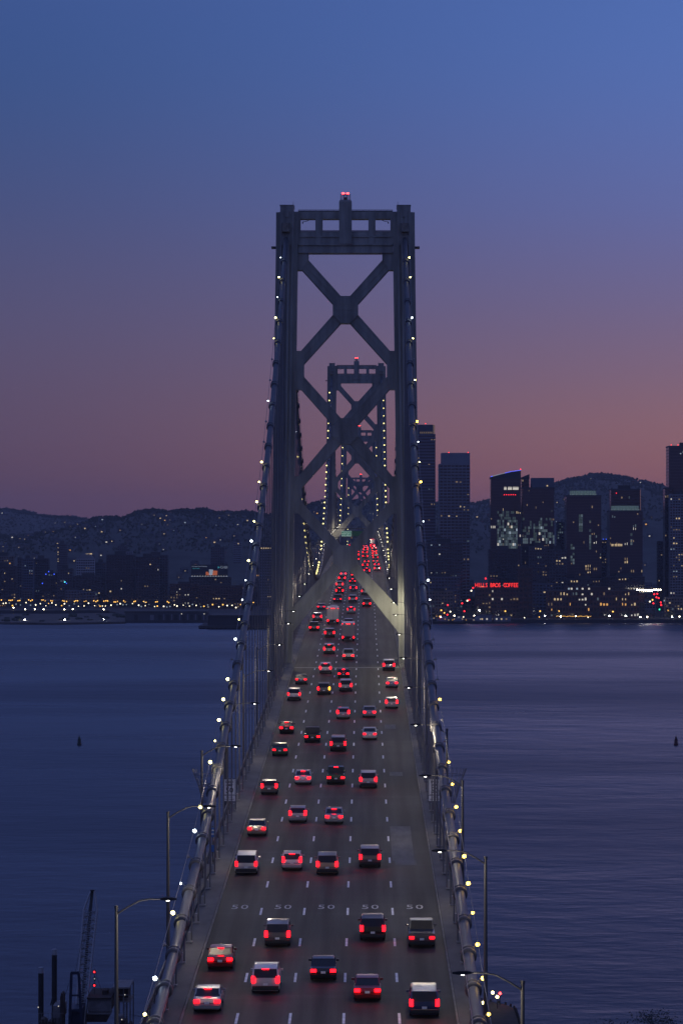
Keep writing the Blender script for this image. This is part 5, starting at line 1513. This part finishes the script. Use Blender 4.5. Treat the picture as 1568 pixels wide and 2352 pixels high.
for zx, w, zt in ((230, 60, 1290), (300, 50, 1310), (980, 60, 1300), (1040, 36, 1330), (410, 26, 1050), (850, 40, 1385)):
    m = MB(); bx_(m, zx - w / 2, zx + w / 2, -15, -11, zt, 1437); bx_(m, zx - w / 3, zx + w / 3, -14.5, -11.5, zt - 18, zt - 1); m.build('deck_gear', M['rust'], t)
MB().tube([bp_(335, 1150, -10), bp_(335, 980, -10)], .06, 5).tube([bp_(280, 1180, -10), bp_(300, 1105, -10), bp_(335, 1105, -10)], .12, 5).build('davit', M['trim'], t)
ms = MB().tube([bp_(664, 1120, -4), bp_(664, 880, -4)], .04, 5).build('signal_mast', M['trim'], t)
for zy, c in ((910, 'red'), (1038, 'red')):
    o = MB().ball(tuple(bp_(662, zy, -4.0)), .34, 12, 8).build('signal_ball', M['sign_black'], ms); put(_bal('red', .17), 'signal_lamp', o, tuple(bp_(662, zy, -4.3)))
o = MB().lathe([(.02, -.5), (.28, 0), (.02, .5)], 8).build('signal_diamond', M['sign_black'], ms); o.location = bp_(664, 975, -4); put(_bal('cool', .12), 'signal_lamp', o, (0, -.25, 0))
for zx, zy in ((200, 1146), (388, 1136), (1003, 1030), (975, 1260), (272, 1375), (382, 1415), (623, 1413)): put(_bal('white', .1), 'deck_lamp', t, tuple(bp_(zx, zy, -16)))

rg = MB()
for a_, b_ in (((525, 850, -13), (600, 205, 4.4)), ((560, 850, -13), (610, 205, 4.4)), ((500, 850, -13), (345, 1300, -9)), ((555, 860, -13), (640, 1130, -6)), ((664, 900, -4), (730, 1085, -4)), ((20, 1310, -20), (140, 1290, -16)), ((1010, 1280, -8), (1160, 1310, -8))):
    rg.tube([bp_(*a_), bp_(*b_)], .035, 4)
rg.build('rigging', M['trim'], t)
cr_ = random.Random(3)
for k in range(16):
    zx = cr_.uniform(110, 1060); w = cr_.uniform(18, 46); zt = cr_.uniform(1320, 1400)
    m = MB(); bx_(m, zx - w / 2, zx + w / 2, -20, -17, zt, 1450); bx_(m, zx - w * .3, zx + w * .1, -19.5, -18, zt - cr_.uniform(6, 24), zt - .5); m.build('deck_gear', M['rust'] if k % 3 else M['bargew'], t)
for k in range(8):
    m = MB(); bx_(m, 200 + k * 30, 203 + k * 30, -16.1, -16, 1200, 1290); bx_(m, 196, 440, -16.1, -16, 1200 + k * 0, 1203) if k == 0 else None; m.build('stanchion', M['bargew'], t)

# ------------------------------------------------------------------ the island slope under the camera and a tree on it
vs = []; nx, ny = 30, 24
for j in range(ny + 1):
    Y = -80 + 280 * j / ny
    for i in range(nx + 1):
        X = -150 + 300 * i / nx
        z = 84.5 - max(0, Y) * .245 - max(0, Y - 130) * .8 + 1.5 * math.sin(X * .06 + Y * .05)
        z -= max(0, 1 - abs(X - AX) / 30) * max(0, min(1, (Y - 70) / 40)) * 12
        vs.append((X, Y, max(z, -3)))
MB().add(vs, [(j * (nx + 1) + i, j * (nx + 1) + i + 1, (j + 1) * (nx + 1) + i + 1, (j + 1) * (nx + 1) + i) for j in range(ny) for i in range(nx)]).build('island_slope', principled('island_soil', (.05, .045, .035), .95, noise=.4, nscale=.3, bump=.3), smooth=True, kind='structure')
Yt = 118.0; Xt = PX(1462, Yt)
zg = 84.5 - Yt * .245
t = thing('island_tree', 'dark leafy tree top at the lower right corner', 'tree', (Xt, Yt, zg - .3))
ztop = PZ(2304, Yt) - zg + .3
M['leaf'] = principled('leaf', (.028, .036, .022), .8, noise=.4, nscale=3)
tk = MB().tube([(0, 0, -.5), (.1, 0, 2.5), (-.1, .1, ztop - 2.2)], [.28, .22, .12], 8)
for k in range(9):
    a = k * 2.4; tk.tube([(0, 0, ztop - 4.5 + k * .25), (1.0 * math.cos(a), 1.0 * math.sin(a), ztop - 3.2 + k * .2), (1.9 * math.cos(a), 1.9 * math.sin(a), ztop - 2.0 + .1 * k)], [.1, .06, .03], 5)
tk.build('trunk', M['timber'], t)
lv = random.Random(77); cl = MB()
for q in range(64):
    a = lv.uniform(0, 6.28); rr = lv.random() ** .5 * 2.2
    zc_ = ztop - .30 - .22 * (rr / 1.2) ** 2 - lv.random() * 1.9
    c = Vector((rr * math.cos(a), rr * math.sin(a), zc_))
    for k in range(90):
        p = c + Vector((lv.gauss(0, .26), lv.gauss(0, .26), lv.gauss(0, .15)))
        u = Vector((lv.uniform(-1, 1), lv.uniform(-1, 1), lv.uniform(-1, .3))).normalized(); v = u.orthogonal().normalized()
        l, w = lv.uniform(.07, .13), lv.uniform(.018, .03)
        cl.add([tuple(p), tuple(p + u * l * .5 + v * w), tuple(p + u * l), tuple(p + u * l * .5 - v * w)], [(0, 1, 2, 3)])
cl.build('crown', M['leaf'], t)

# ------------------------------------------------------------------ labels for rows of look-alikes: their place from the left
def ordinal(n):
    return '%d%s' % (n, 'th' if 10 <= n % 100 <= 20 else {1: 'st', 2: 'nd', 3: 'rd'}.get(n % 10, 'th'))
rows = {}
for o in bpy.data.objects:
    if o.parent is None and o.get('group') and o.get('label'):
        rows.setdefault(o['label'], []).append(o)
for lab, obs in rows.items():
    if len(obs) > 1:
        obs.sort(key=lambda o: o.location.x / max(o.location.y, 1))
        for i, o in enumerate(obs): o['label'] = '%s, %s from the left' % (lab, ordinal(i + 1))

# ------------------------------------------------------------------ evening haze
hz = bpy.data.materials.new('haze_air'); hz.use_nodes = True
hn = hz.node_tree; hn.nodes.clear()
ho = hn.nodes.new('ShaderNodeOutputMaterial'); hv = hn.nodes.new('ShaderNodeVolumePrincipled')
hv.inputs['Color'].default_value = (.93, .91, .97, 1)
hv.inputs['Density'].default_value = 4.2e-5
hn.links.new(hv.outputs[0], ho.inputs['Volume'])
MB().box(-14200, 14200, -2700, 16200, -8, 330).build('haze', hz, kind='stuff', label='thin blue evening haze over the bay and the city', cat='haze')
